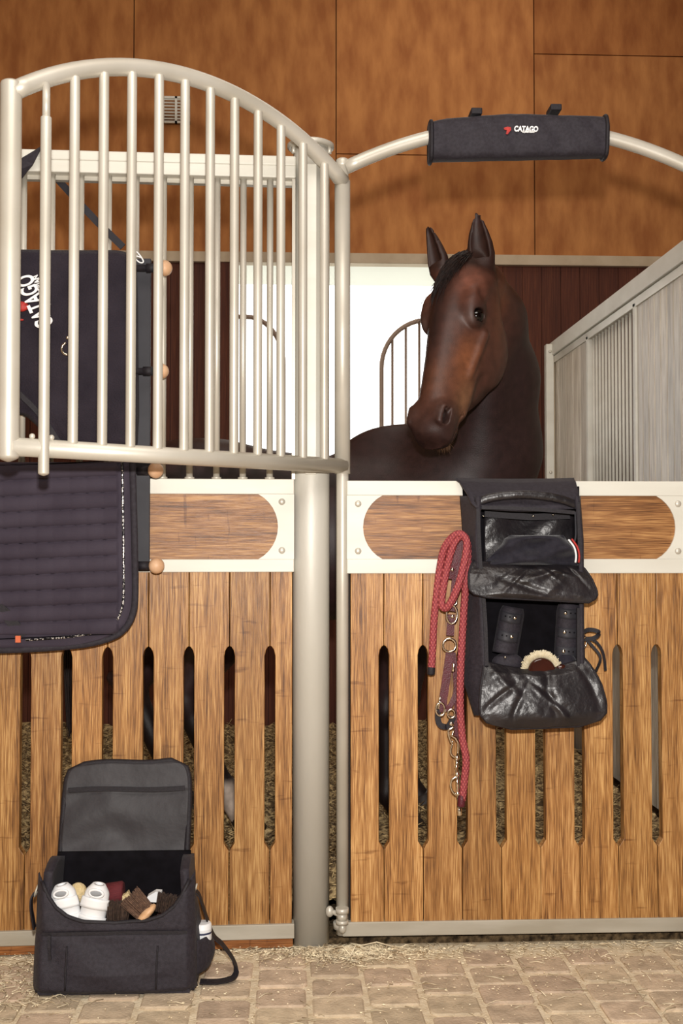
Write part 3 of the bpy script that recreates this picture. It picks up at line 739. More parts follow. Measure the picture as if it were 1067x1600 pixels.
def mesh_sdf(fn, lo, hi, h, B=4):
    lo = np.array(lo); n = (np.ceil((np.array(hi)-lo)/(h*B)).astype(int))*B+1
    gc = [np.arange(0, n[i], B) for i in range(3)]
    I = np.stack(np.meshgrid(*gc, indexing='ij'), -1).reshape(-1, 3)
    D = fn(lo+I*h).reshape([len(g) for g in gc])
    # coarse blocks near the surface
    full = np.repeat(np.repeat(np.repeat(D, B, 0), B, 1), B, 2)[:n[0], :n[1], :n[2]].astype(np.float32)
    thr = h*B*1.9
    act = np.abs(D) < thr
    ai = np.argwhere(act)
    off = np.stack(np.meshgrid(*[np.arange(-B//2, B//2+1)]*3, indexing='ij'), -1).reshape(-1, 3)
    mask = np.zeros(n, bool)
    for o in off:
        q = ai*B+o; ok = ((q >= 0) & (q < n)).all(1); q = q[ok]; mask[q[:, 0], q[:, 1], q[:, 2]] = True
    pi = np.argwhere(mask); vals = np.empty(len(pi), np.float32)
    for s in range(0, len(pi), 300000): vals[s:s+300000] = fn(lo+pi[s:s+300000]*h)
    # nearest coarse sign elsewhere
    r = [np.clip(np.round(np.arange(n[i])/B).astype(int), 0, D.shape[i]-1) for i in range(3)]
    G_ = D[np.ix_(*r)].astype(np.float32)
    G_[pi[:, 0], pi[:, 1], pi[:, 2]] = vals
    ins = G_ < 0
    c = [(a, b_, c_) for a in (0, 1) for b_ in (0, 1) for c_ in (0, 1)]
    sl = lambda a, b_, c_: (slice(a, n[0]-1+a), slice(b_, n[1]-1+b_), slice(c_, n[2]-1+c_))
    cnt = sum(ins[sl(*k)].astype(np.int8) for k in c)
    cells = np.argwhere((cnt > 0) & (cnt < 8))
    vid = -np.ones(n-1, np.int64); vid[cells[:, 0], cells[:, 1], cells[:, 2]] = np.arange(len(cells))
    cv = np.stack([G_[cells[:, 0]+a, cells[:, 1]+b_, cells[:, 2]+c_] for a, b_, c_ in c], 1)
    acc = np.zeros((len(cells), 3)); num = np.zeros(len(cells)); cc = np.array(c)
    for i in range(8):
        for j in range(i+1, 8):
            if np.abs(cc[i]-cc[j]).sum() != 1: continue
            a, b_ = cv[:, i], cv[:, j]; x = (a < 0) != (b_ < 0)
            t_ = np.where(x, a/(a-b_+1e-12), 0)
            acc += np.where(x[:, None], cc[i]+t_[:, None]*(cc[j]-cc[i]), 0); num += x
    V = lo+(cells+acc/num[:, None])*h
    faces = []
    for ax in range(3):
        s0 = [slice(None)]*3; s1 = [slice(None)]*3; s0[ax] = slice(0, -1); s1[ax] = slice(1, None)
        e = np.argwhere(ins[tuple(s0)] != ins[tuple(s1)]); o1, o2 = [(1, 2), (2, 0), (0, 1)][ax]
        ok = (e[:, o1] > 0) & (e[:, o2] > 0) & (e[:, o1] < n[o1]-1) & (e[:, o2] < n[o2]-1); e = e[ok]
        q = []
        for d1, d2 in ((-1, -1), (0, -1), (0, 0), (-1, 0)):
            f_ = e.copy(); f_[:, o1] += d1; f_[:, o2] += d2; q.append(vid[f_[:, 0], f_[:, 1], f_[:, 2]])
        q = np.stack(q, 1); flip = ~ins[e[:, 0], e[:, 1], e[:, 2]]; q[flip] = q[flip][:, ::-1]
        faces.append(q)
    return V, np.concatenate(faces)
def project(fn, V, it=3, mx=.004):
    e = .0012
    for _ in range(it):
        d = fn(V); g = np.stack([fn(V+np.eye(3)[k]*e)-fn(V-np.eye(3)[k]*e) for k in range(3)], 1)/(2*e)
        gl = (g*g).sum(1)+1e-4; st = np.clip(d/gl, -.02, .02)[:, None]*g
        ln = np.linalg.norm(st, axis=1); st *= np.minimum(1, mx/(ln+1e-9))[:, None]; V = V-st
    return V
V, FQ = mesh_sdf(horse, (-1.0, .1, .14), (.85, 1.36, 2.34), .0105)
bm = bmesh.new(); bvs = [bm.verts.new(v) for v in V]
for f_ in FQ:
    if (f_ >= 0).all():
        try: bm.faces.new([bvs[i] for i in f_])
        except ValueError: pass
for lvl in range(2):
    P_ = np.array([v.co[:] for v in bm.verts]); Q = toH(P_)
    rad = np.linalg.norm(Q-np.array([.27, -.02, 0]), axis=1)
    sel = (Q[:, 0] > -.24) & (Q[:, 0] < .68) & (np.abs(Q[:, 2]) < .14) & (Q[:, 1] > -.24) & (Q[:, 1] < .15) & (P_[:, 1] < .66)
    if lvl == 1: sel &= (Q[:, 0] < .06) | (Q[:, 0] > .47) | ((Q[:, 0] > .12) & (Q[:, 0] < .26) & (Q[:, 1] > -.05))
    bm.verts.ensure_lookup_table()
    es = [e for e in bm.edges if sel[e.verts[0].index] and sel[e.verts[1].index]] if (bm.verts.index_update() or True) else []
    bmesh.ops.subdivide_edges(bm, edges=es, cuts=1, use_grid_fill=True)
    P_ = np.array([v.co[:] for v in bm.verts]); P_ = project(horse, P_, 2)
    bm.verts.ensure_lookup_table()
    for v, p in zip(bm.verts, P_): v.co = p
bmesh.ops.smooth_vert(bm, verts=bm.verts, factor=.35, use_axis_x=True, use_axis_y=True, use_axis_z=True)
# make sure normals point outward
me = bpy.data.meshes.new('horse'); bmesh.ops.recalc_face_normals(bm, faces=bm.faces); bm.to_mesh(me); bm.free()
me.polygons.foreach_set('use_smooth', [True]*len(me.polygons))
P_ = np.empty(len(me.vertices)*3); me.vertices.foreach_get('co', P_); P_ = P_.reshape(-1, 3); Q = toH(P_)
base = np.tile(np.array(lin('2e1d1d')[:3]), (len(P_), 1))
def blend(col, wgt):
    global base
    wgt = np.clip(wgt, 0, 1)[:, None]; base = base*(1-wgt)+np.array(lin(col)[:3])*wgt
def gs_(c, r):
    q = (Q-np.array(c))/np.array(r); return np.exp(-(q*q).sum(1))
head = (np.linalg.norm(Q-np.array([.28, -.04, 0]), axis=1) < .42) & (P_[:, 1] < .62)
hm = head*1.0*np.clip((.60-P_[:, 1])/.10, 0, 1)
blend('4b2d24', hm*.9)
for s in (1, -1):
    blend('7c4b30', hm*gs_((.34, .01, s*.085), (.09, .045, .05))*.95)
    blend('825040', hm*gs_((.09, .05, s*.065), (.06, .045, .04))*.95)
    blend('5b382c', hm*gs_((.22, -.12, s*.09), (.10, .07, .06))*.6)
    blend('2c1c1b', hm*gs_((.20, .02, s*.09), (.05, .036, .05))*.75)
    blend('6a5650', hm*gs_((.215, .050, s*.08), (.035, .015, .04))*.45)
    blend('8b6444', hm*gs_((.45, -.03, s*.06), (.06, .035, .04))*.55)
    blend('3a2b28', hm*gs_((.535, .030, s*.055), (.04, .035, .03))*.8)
    blend('0c0707', hm*gs_((.536, .032, s*.052), (.020, .013, .016))*1.3)  # shade inside the nostril hollow, painted into the coat colour
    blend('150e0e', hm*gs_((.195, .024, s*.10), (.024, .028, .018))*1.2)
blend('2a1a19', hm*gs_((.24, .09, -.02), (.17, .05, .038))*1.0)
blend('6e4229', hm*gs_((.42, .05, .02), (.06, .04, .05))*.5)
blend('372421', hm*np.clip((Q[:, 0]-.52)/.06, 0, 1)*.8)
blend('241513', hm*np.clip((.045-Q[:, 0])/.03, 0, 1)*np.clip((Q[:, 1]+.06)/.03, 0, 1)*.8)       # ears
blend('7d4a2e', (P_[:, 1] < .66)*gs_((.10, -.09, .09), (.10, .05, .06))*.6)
blend('120c0c', np.clip((.62-P_[:, 2])/.12, 0, 1)*.85)
sock = (P_[:, 2] < .30) & (P_[:, 0] < -.25) & (P_[:, 0] > -.5) & (P_[:, 1] < 1.0)
blend('b9a99c', sock*np.clip((.30-P_[:, 2])/.03, 0, 1)*.95)
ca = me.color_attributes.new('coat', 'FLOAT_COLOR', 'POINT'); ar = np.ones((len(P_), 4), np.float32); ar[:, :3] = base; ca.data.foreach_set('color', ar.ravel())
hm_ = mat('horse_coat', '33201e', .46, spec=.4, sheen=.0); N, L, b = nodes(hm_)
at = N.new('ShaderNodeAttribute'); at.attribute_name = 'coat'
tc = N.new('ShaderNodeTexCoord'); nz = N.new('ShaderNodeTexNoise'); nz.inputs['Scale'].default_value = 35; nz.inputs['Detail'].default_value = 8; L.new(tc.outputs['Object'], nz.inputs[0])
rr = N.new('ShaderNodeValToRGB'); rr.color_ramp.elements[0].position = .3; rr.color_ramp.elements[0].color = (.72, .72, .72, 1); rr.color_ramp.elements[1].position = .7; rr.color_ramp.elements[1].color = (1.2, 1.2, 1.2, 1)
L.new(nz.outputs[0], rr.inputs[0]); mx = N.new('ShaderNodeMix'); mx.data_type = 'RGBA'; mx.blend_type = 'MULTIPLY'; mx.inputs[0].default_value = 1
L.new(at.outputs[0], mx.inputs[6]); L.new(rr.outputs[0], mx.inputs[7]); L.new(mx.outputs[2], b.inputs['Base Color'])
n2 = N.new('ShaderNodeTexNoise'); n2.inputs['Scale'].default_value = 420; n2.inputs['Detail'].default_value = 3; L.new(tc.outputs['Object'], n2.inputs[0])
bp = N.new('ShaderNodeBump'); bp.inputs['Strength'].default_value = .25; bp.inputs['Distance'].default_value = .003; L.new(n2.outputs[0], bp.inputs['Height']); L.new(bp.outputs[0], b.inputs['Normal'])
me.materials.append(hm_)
HR = thing('horse', 'dark bay horse in the box turning its head to the aisle', 'horse', (0, HYc, .12))
me.transform(Matrix.Translation(-ROOTLOC['horse']))
ho = bpy.data.objects.new('body', me); C.objects.link(ho); ho.parent = HR
M['eye'] = mat('dark_eye', '0a0606', .09, spec=.6)
M['lid'] = mat('eyelid_skin', '1a1110', .35)
for s, e in ((1, EYE[0]), (-1, EYE[1])):
    c = H(*(e+np.array([0, .001, -s*.010])))
    MB().ball(c, .0245*HS, 24, 16).build('eye', M['eye'], HR)
# hair
M['hair'] = mat('black_hair', '120c0c', .45, 0, '2a1b18', 80, spec=.4)
def top_v(u): return float(np.interp(u, HT_[0][0], HT_[0][1]))
mb = MB(); random.seed(11)
for k in range(420):
    w0 = random.uniform(-.036, .036); u0 = random.uniform(-.045, .01)
    ln = random.uniform(.10, .20)*(1 if w0 < .02 else .6); drift = -random.uniform(.05, .62)*ln-.006+random.uniform(-.1, .1)*ln; lift = random.uniform(.003, .014)
    pts = []; n = 7
    for i in range(n):
        f_ = i/(n-1); u = u0+ln*f_; w = w0*(1+.3*f_)+drift*f_**1.2+.004*math.sin(f_*5+k)
        hw = float(np.interp(u, HT_[2][0], HT_[2][1])); vtop = top_v(u); vb = float(np.interp(u, HT_[1][0], HT_[1][1]))
        vc = (vtop+vb)/2; hh = (vtop-vb)/2; q = min(abs(w)/(hw*.86), .93)
        v = vc+hh*(1-q**2.25)**(1/2.25)+lift*(math.sin(f_*3.0)*.8+.5)
        pts.append(H(u, v, w))
    rs = [.0016*(1-.85*(i/(n-1))**2) for i in range(n)]
    mb.tube(pts, rs, 3, cap=False)
# cover of the poll between the ears
mb.build('forelock', M['hair'], HR, fix=False)
mb = MB()
crest = smooth_path([H(-.04, .02, 0), (.505, .60, 2.045), (.60, .74, 1.87), (.60, .90, 1.68), (.45, .98, 1.60)], 12)
for k in range(900):
    f_ = random.random()*(len(crest)-1.01); i = int(f_); p = crest[i].lerp(crest[i+1], f_-i)
    ln = random.uniform(.10, .2); pts = []
    for j in range(5):
        q = j/4; pts.append(p+Vector((-.10*q*ln/.15*random.uniform(.8, 1.1)-.02*math.sin(q*3), -.02*q+random.uniform(-.004, .004), .012*math.sin(q*3)-ln*q*q)))
    mb.tube(pts, [.002, .002, .0018, .0014, .0005], 3, cap=False)
mb.build('mane', M['hair'], HR, fix=False)
mb = MB()
for k in range(260):
    a = random.uniform(0, 6.28); r0 = random.uniform(0, .03); bx, by = -.90+r0*math.cos(a), HYc+r0*math.sin(a)
    pts = [(bx, by, 1.27), (bx-.03, by, 1.1), (bx-.04+.3*r0*math.cos(a), by+.8*r0*math.sin(a), .8), (bx-.03, by+r0*math.sin(a), .5+random.uniform(-.08, .05))]
    mb.tube(smooth_path(pts, 3), .002, 3, cap=False)
mb.build('tail', M['hair'], HR, fix=False)
# chin whiskers
mb = MB()
for k in range(260):
    u = random.uniform(.52, .60); a = random.uniform(-1, 1); w = a*.045; v = -.07+abs(a)**2*.03
    p = Vector(H(u, v+.006, w)); d_ = Vector(-V_)*random.uniform(.4, 1)+Vector(U_)*random.uniform(.2, 1)+Vector(W_)*a*.6
    l = random.uniform(.008, .022); mb.tube([p, p+d_.normalized()*l*.6, p+d_.normalized()*l+Vector((0, 0, -.003))], [.0005, .0004, .0002], 3, cap=False)
mb.build('whiskers', mat('whisker_hair', '6a4a30', .5), HR, fix=False)
for (x, y, nm) in ((.20, .82, 0), (.30, 1.13, 0), (-.36, .85, 1), (-.58, 1.12, 1)):
    xx = x+(.045 if nm else .055)
    MB().tube([(xx+.028, y, .10), (xx+.02, y, .12), (xx, y, .175), (xx-.002, y, .18)], [.062, .06, .046, .03], 20).build('hoof', M['hoof'], HR)

# ------------------------------------------------------------------ roll wrapped round the arch
Y0 = -.0
t = thing('rolled_tool_wrap', 'black padded wrap with small white logo strapped around the arch tube', 'wrap', W(808, 215, 0))
c0, c1 = W(668, 0, 0).x, W(945, 0, 0).x
def wrapf(rad):
    def fn(u, v):
        a = v*2*math.pi
        x = c0+(c1-c0)*u; zmid = WZ(219-6*(u), 0)+.0
        top = WZ(np.interp(u, [0, .1, .45, 1], [193, 186, 177, 179]), 0); bot = WZ(np.interp(u, [0, .02, 1], [252, 251, 241]), 0)
        zc = (top+bot)/2; h = (top-bot)/2*rad
        sq = lambda c_: math.copysign(abs(c_)**.62, c_)
        wv_ = .0022*math.sin(u*23+v*9)+.0014*math.sin(u*51-v*17)
        return (x, -.006-sq(math.cos(a))*(.036*rad+wv_), zc-sq(math.sin(a))*h)
    return fn
mb = MB(); nu, nv = 60, 40; vs_ = []
fn = wrapf(1.0)
for j in range(nv):
    for i in range(nu+1): vs_.append(fn(i/nu, j/nv))
fs_ = [(j*(nu+1)+i, j*(nu+1)+i+1, ((j+1) % nv)*(nu+1)+i+1, ((j+1) % nv)*(nu+1)+i) for j in range(nv) for i in range(nu)]
fs_.append(tuple(j*(nu+1) for j in range(nv))); fs_.append(tuple(j*(nu+1)+nu for j in range(nv-1, -1, -1)))
mb.add(vs_, fs_, True); mb.build('cover', M['fabric'], t)
for u_ in (.012, .988):
    MB().tube([Vector(wrapf(1.03)(u_, j/40)) for j in range(40)], .0062, 8, closed=True).build('edge_binding', M['webbing'], t)
for px, py in ((742, 178), (865, 172)):
    c = W(px, py, -.0); MB().box(c.x-.016, c.x+.016, -.035, .03, c.z-.012, c.z+.006).build('strap_loop', M['webbing'], t, .003)
zl = WZ(210)
text('CATAGO', .021, (WX(801), -.0445, WZ(209.5)), 0, 'logo_word', M['textwhite'], t, offset=.0009, sx=.78, shear=.1)
text('EQUESTRIAN', .0075, (WX(814), -.0445, WZ(210+1.5)), 0, 'logo_small_word', M['textwhite'], t, offset=.0004, sx=.78)
lg = W(793, 204, -.044)
MB().prism([(lg.x-.011, lg.z+.007), (lg.x-.009, lg.z+.002), (lg.x-.002, lg.z+.001), (lg.x-.005, lg.z-.010), (lg.x, lg.z-.011), (lg.x+.010, lg.z+.002), (lg.x+.009, lg.z+.009), (lg.x, lg.z+.011)][::1], -.0455, -.043).build('logo_mark', M['red'], t)

# ------------------------------------------------------------------ blanket rack with wooden ball ends
t = thing('blanket_rack', 'black folding blanket rack with wooden ball ends hung on the bars', 'rack', W(220, 650, -.05))
MB().box(WX(204, -.045), WX(234, -.045), -.05, -.04, WZ(892, -.05), WZ(407, -.05)).build('hanging_panel', M['panelgrey'], t, .002)
for px, py, r_ in ((257, 419, 12.5), (252, 580, 12), (243, 735, 12.5), (244.5, 884, 12.5)):
    c = W(px, py, -.085)
    rd = MB().cyl((c.x-.75, -.085, c.z), (c.x-.01, -.085, c.z), .009, 14).build('rod', M['webbing'], t)
    sub(MB().cyl((c.x-.05, -.085, c.z), (c.x-.02, -.085, c.z), .0125, 14), 'rod_sleeve', M['webbing'], rd)
    sub(MB().ball(c, r_/566), 'ball_end', M['ball'], rd)
# strap over the beam and down to the rack
sp = [W(48, 232, -.035), W(40, 245, -.04), W(30, 268, -.04), W(22, 285, -.03)]
MB().strap([W(70, 226, -.02), W(57, 235, -.066), W(43, 252, -.07), W(24, 276, -.07), W(10, 290, -.05)], .036, .003, (.7, 0, .5)).build('beam_strap', M['fabric'], t)
MB().strap([W(88, 278, .03), W(108, 300, .02), W(150, 345, -.02), W(192, 386, -.05)], .02, .003, (.5, 0, .6)).build('hanging_strap', M['panelgrey'], t)
MB().tube(smooth_path([W(206, 395, -.06), W(214, 394, -.06), W(224, 408, -.06), W(218, 410, -.06), W(208, 400, -.06), W(220, 402, -.062)], 5), .0022, 8).build('tie_cord', M['textwhite'], t)

def interp_rows(rows, v):
    ys = [r[0] for r in rows]; k = len(rows)-1; f_ = v*k; i = min(int(f_), k-1); g = f_-i
    a, b_ = rows[i], rows[i+1]
    return [a[q]*(1-g)+b_[q]*g for q in range(len(a))]
def hung(rows, yf, th, disp, nu, nv, edge=.10):
    """rows: (py, xl, xr); front bulges towards the aisle by th"""
    rows = sorted(rows)
    ys = [r[0] for r in rows]; xl = [r[1] for r in rows]; xr = [r[2] for r in rows]
    def fr(u, v):
        py = ys[0]+(ys[-1]-ys[0])*v; px = np.interp(py, ys, xl)*(1-u)+np.interp(py, ys, xr)*u
        e = min(u, 1-u)/edge; ev = min(v, 1-v)/edge*1.5
        pr = math.sin(min(e, 1)*math.pi/2)**.6*math.sin(min(ev, 1)*math.pi/2)**.6 if e > 0 and ev > 0 else 0
        p = W(px, py, yf); return (p.x, yf-th*pr-disp(px, py)*min(1, pr*2), p.z)
    def bk(u, v):
        py = ys[0]+(ys[-1]-ys[0])*v; px = np.interp(py, ys, xl)*(1-u)+np.interp(py, ys, xr)*u
        p = W(px, py, yf); return (p.x, yf+.004, p.z)
    return MB().sheet(fr, bk, nu, nv)
# upper rug
rows = [(391, -60, 178), (394, -64, 196), (400, -66, 206), (412, -66, 213), (470, -66, 215), (560, -66, 216), (636, -40, 217), (650, 40, 217), (668, 60, 216), (690, 78, 215), (705, 95, 212)]
def dr(px, py):
    return .010*math.sin((px+py*.25)/19+1)*max(0, (py-470)/230)+.006*math.sin(px/31+py/57)+.012*math.exp(-((px-100+ (660-py)*.45)/9)**2)*max(0, (py-600)/90)
t = thing('stable_rug', 'black textured stable rug with white lettering folded over the upper rack rods', 'rug', W(120, 540, -.1))
hung(rows, -.07, .05, dr, 70, 90, .08).build('rug_body', M['rug'], t)
ang = math.radians(114)
lo_ = W(59, 487, -.133)
text('CATAGO', .066, W(84, 507, -.142), ang, 'logo_word', M['textwhite'], t, offset=.0016, sx=.55, shear=.1)
text('EQUESTRIAN', .021, W(79, 476, -.142), ang, 'logo_small_word', M['textwhite'], t, offset=.0008, sx=.72)
rc = W(30, 478, -.138)
MB().ball((rc.x, -.130, rc.z), .024, sy=.35, sz=.6).ball((rc.x-.002, -.134, rc.z-.037), .014, sy=.3, sz=.25).build('logo_mark', M['red'], t)
hc = W(108, 545, -.14)
MB().tube([(hc.x-.006+.014*math.cos(a), -.139, hc.z+.016*math.sin(a)) for a in [math.radians(100+20*k) for k in range(10)]], .0035, 8).ball((hc.x-.004, -.14, hc.z+.03), .005).build('rug_hook', M['metal'], t)
pth = [W(30, 615, -.135), W(60, 645, -.135), W(85, 680, -.13), W(100, 705, -.12)]
MB().strap(smooth_path(pth, 4), .014, .006, (.6, 0, .5)).build('rug_binding', M['webbing'], t)

# saddle pad
rows = [(722, -80, 207), (860, -80, 210), (900, -80, 211), (940, -80, 211), (960, -80, 208), (975, -80, 201), (988, -80, 188), (998, -80, 168), (1005, -80, 140), (1010, -80, 100), (1013, -80, 60), (1016, -80, 20)]
def dq(px, py):
    s_ = (py+px*.045-728)/24.6; q = abs(math.sin(math.pi*s_)); qx = abs(math.sin(math.pi*(px-8)/26))
    inside = 1 if px < 186 and py < 990 else 0
    return (.012*q**.5+.0015*qx**.5)*inside
t = thing('saddle_pad', 'quilted black saddle pad with glittering piping hanging on the lower rods', 'saddle pad', W(100, 870, -.1))
hung(rows, -.095, .018, dq, 150, 300, .05).build('quilted_body', M['pad'], t)
for k in range(0, 12):
    yy = 728+24.6*k
    th_ = MB().tube([W(x, yy-x*.045+9*0, -.1145) for x in range(-76, 188, 12)], .0016, 5)
    th_.build('quilt_stitch_shade', M['black'], t)  # black thread rows, also standing in for the shade in the quilt seams
edge_pts = [(191, 722), (193, 860), (193, 930), (189, 955), (180, 972), (162, 984), (130, 992), (90, 997), (40, 1000)]
MB().tube(smooth_path([W(x, y, -.116) for x, y in edge_pts], 5), .0032, 8).build('glitter_piping', M['glitter'], t)
edge_pts = [(207, 722), (210.5, 860), (211, 935), (207, 960), (199, 977), (186, 990), (166, 999), (138, 1006), (95, 1011), (30, 1015), (-60, 1017)]
MB().tube(smooth_path([W(x, y, -.105) for x, y in edge_pts], 5), .0095, 10, flat=.7).build('edge_binding', M['fabric'], t)
c = W(28, 998, -.122)
MB().strap([W(-60, 905, -.12), W(10, 960, -.122), W(36, 995, -.118)], .03, .004, (.7, 0, .7)).build('girth_patch', M['webbing'], t)
MB().box(c.x-.006, c.x+.008, -.126, -.122, c.z-.010, c.z+.008).build('orange_tag', M['orange'], t)

# ------------------------------------------------------------------ hanging grooming bag on the door
YD = -.022
t = thing('hanging_grooming_bag', 'black hanging grooming bag with two shiny flaps hooked over the door top', 'bag', W(825, 950, -.1))
bagT = t
def quad_slab(pts_px, y0s, th):   # pts: 4 px corners (tl,tr,br,bl), depth per corner
    P = [W(p[0], p[1], y) for p, y in zip(pts_px, y0s)]
    f = lambda u, v: tuple((P[0]*(1-u)+P[1]*u)*(1-v)+(P[3]*(1-u)+P[2]*u)*v)
    return f
# back panel
MB().sheet(quad_slab([(722, 760), (905, 760), (908, 1105), (742, 1105)], [YD-.012]*4, 0), quad_slab([(722, 760), (905, 760), (908, 1105), (742, 1105)], [YD-.002]*4, 0), 8, 8).build('back_panel', M['black'], t)
# hood over the door top
def hoodf(dy):
    def fn(u, v):
        # v: 0 behind the door, 1 front lip
        path = [(752, .045), (747, .03), (746.5, -.01), (752, -.05), (768, -.095), (786, -.125), (793, -.13)]
        k = v*(len(path)-1); i = min(int(k), len(path)-2); g = k-i
        py = path[i][0]*(1-g)+path[i+1][0]*g; yy = path[i][1]*(1-g)+path[i+1][1]*g
        l = np.interp(v, [0, .4, .7, 1], [712, 712, 730, 744]); r_ = np.interp(v, [0, .4, .7, 1], [896, 897, 905, 906])
        sagm = 5*math.sin(u*math.pi)*v
        p = W(l*(1-u)+r_*u, py+sagm-6*v*0, yy+.0)
        e = .004*math.sin(u*17+v*5)*v
        return (p.x, p.y+dy+e, p.z-abs(dy)*.6)
    return fn
MB().sheet(hoodf(0), hoodf(.006), 36, 24).build('hood', M['fabric'], t)
# side walls
def side(pxf, pxb, y0, y1, d0, bulge):
    def a(off):
        def fn(u, v):
            py = y0+(y1-y0)*v; xb = np.interp(v, [0, .2, .6, .85, 1], pxb); xf = np.interp(v, [0, .2, .6, .85, 1], pxf)
            yy = YD-.01-(d0)*u; px = xb+(xf-xb)*u-bulge*math.sin(u*math.pi)*max(0, v-.45)*2
            p = W(px+off, py, yy); return tuple(p)
        return fn
    return MB().sheet(a(0), a(7), 16, 40)
side([745, 743, 752, 757, 770], [718, 723, 722, 724, 745], 775, 1118, .10, 14).build('left_side', M['fabric'], t)
side([898, 904, 905, 906, 903], [900, 905, 906, 908, 905], 775, 1118, .10, -1).build('right_side', M['fabric'], t)
MB().strap(smooth_path([W(746, 795, -.128), W(750, 880, -.13), W(757, 960, -.13), W(760, 1040, -.132)], 6), .010, .012, (1, 0, 0)).build('front_piping', M['webbing'], t)
MB().strap(smooth_path([W(903, 785, -.128), W(905, 880, -.13)], 6), .008, .010, (1, 0, 0)).build('front_piping', M['webbing'], t)
MB().strap(smooth_path([W(903, 950, -.128), W(903, 1040, -.13)], 6), .008, .010, (1, 0, 0)).build('front_piping', M['webbing'], t)
MB().tube(smooth_path([W(742, 788, -.12), W(770, 777, -.128), W(821, 773, -.132), (W(870, 779, -.13)), W(902, 790, -.122)], 6), [.008]+[.0125]*23+[.008], 10, flat=.6).build('rolled_lip', M['leather'], t)
MB().strap(smooth_path([W(752, 793, -.131), W(800, 794, -.134), W(850, 797, -.134), W(897, 801, -.131)], 6), .010, .012, (0, 0, 1)).build('zip', M['webbing'], t)
# inner upper compartment lining
def lin_f(off):
    def fn(u, v):
        p = W(756+u*(896-756), 796+v*90, -.045+off-.018*math.sin(u*math.pi*1.0+.3)*0-.012*math.sin(u*9+v*3)*math.sin(v*4+1)-.03*v)
        return tuple(p)
    return fn
MB().sheet(lin_f(0), lin_f(.01), 40, 24).build('upper_lining', M['leather'], t)
MB().box(WX(752, -.1), WX(900, -.1), -.10, YD, WZ(888, -.1), WZ(882, -.1)).build('shelf', M['fabric'], t)
MB().box(WX(760, -.1), WX(900, -.1), -.12, YD, WZ(1100, -.12), WZ(1060, -.12)).build('bottom', M['fabric'], t)
MB().strap([W(757, 803, -.075), W(830, 808, -.078), W(890, 806, -.075)], .018, .006, (0, 0, 1)).build('inner_band', M['webbing'], t)
for px, py in ((755, 806), (833, 806), (864, 804)): MB().ball(W(px, py, -.088), .0038).build('snap', M['metal'], t)
MB().strap(smooth_path([W(899, 800, -.10), W(900, 835, -.11), W(897, 850, -.11)], 4), .008, .004, (.3, .6, 0)).build('side_strap', M['panelgrey'], t)
# flaps
def flap(outline, ys_, th, seed, name, amp=.008, lab=None):
    """outline rows: (py, xl, xr, y)"""
    ya_ = [r[0] for r in outline]; xl = [r[1] for r in outline]; xr = [r[2] for r in outline]; yy = [r[3] for r in outline]; tp = [r[4] if len(r) > 4 else 0 for r in outline]
    rnd = random.Random(seed); cr = [(rnd.uniform(0, 1), rnd.uniform(0, 1), rnd.uniform(-1.3, 1.3), rnd.uniform(.02, .06), rnd.uniform(-1, 1)) for _ in range(16)]
    def base_(u, v, off):
        py = ya_[0]+(ya_[-1]-ya_[0])*v
        px = np.interp(py, ya_, xl)*(1-u)+np.interp(py, ya_, xr)*u
        y_ = np.interp(py, ya_, yy)
        slope = np.interp(py, ya_, tp)*math.sin(u*math.pi)+ (ys_*(u-.5))*(1)
        w = 0
        for a, b_, an, wd, sg in cr:
            dd = (u-a)*math.cos(an)*1.6+(v-b_)*math.sin(an)*.6; al = -(u-a)*math.sin(an)+(v-b_)*math.cos(an)
            w += sg*math.exp(-(dd/wd)**2-(al/.35)**2)
        e = min(u, 1-u, .12)/.12*min(v, 1-v, .15)/.15 if 0 < u < 1 and 0 < v < 1 else 0
        p = W(px, py+slope, y_); return (p.x, p.y+off-w*amp*e-.012*math.sin(u*math.pi)*e*(1 if off == 0 else .9), p.z)
    o = MB().sheet(lambda u, v: base_(u, v, 0), lambda u, v: base_(u, v, .008), 90, 50).build(name, M['leather'], t)
    ring = [base_(0, v/10, .004) for v in range(0, 11)]+[base_(u/16, 1, .004) for u in range(1, 17)]+[base_(1, 1-v/10, .004) for v in range(1, 11)]
    sub(MB().tube([Vector(p) for p in ring], .0042, 8), 'flap_piping', M['webbing'], o)
    return o
flap([(880, 742, 908, -.115), (886, 737, 914, -.125), (900, 733, 924, -.145), (918, 733, 932, -.16), (926, 735, 933, -.165), (932, 742, 930, -.168), (937, 762, 920, -.168)], 8, .008, 5, 'upper_flap', .010)
flap([(1030, 757, 912, -.125, 14), (1045, 756, 925, -.14, 10), (1070, 752, 939, -.155, 4), (1098, 750, 947, -.165), (1114, 751, 948, -.168), (1124, 757, 942, -.168), (1131, 768, 930, -.166), (1137, 800, 905, -.162)], -4, .008, 9, 'lower_flap', .007)
# laces on the right
MB().strap(smooth_path([W(908, 990, -.05), W(920, 984, -.06), W(936, 988, -.07), W(928, 997, -.065), W(910, 998, -.06)], 5), .012, .003, (0, .3, 1)).build('tie_strap', M['webbing'], t)
MB().strap(smooth_path([W(914, 998, -.06), W(930, 1002, -.065), W(942, 1020, -.06), W(946, 1048, -.05)], 5), .008, .002, (.8, 0, .5)).build('tie_strap', M['webbing'], t)
MB().strap(smooth_path([W(914, 998, -.06), W(926, 1010, -.065), W(938, 1028, -.07), W(930, 1050, -.06)], 5), .008, .002, (.8, 0, .5)).build('tie_strap', M['webbing'], t)
MB().tube([W(910, 1002, -.05)+Vector((.012*math.cos(a), 0, .02*math.sin(a))) for a in [math.radians(20*k) for k in range(18)]], .002, 6, closed=True).build('tie_ring', M['metal'], t)
MB().ball(W(912, 995, -.075), .006).build('strap_stud', M['metal'], t)

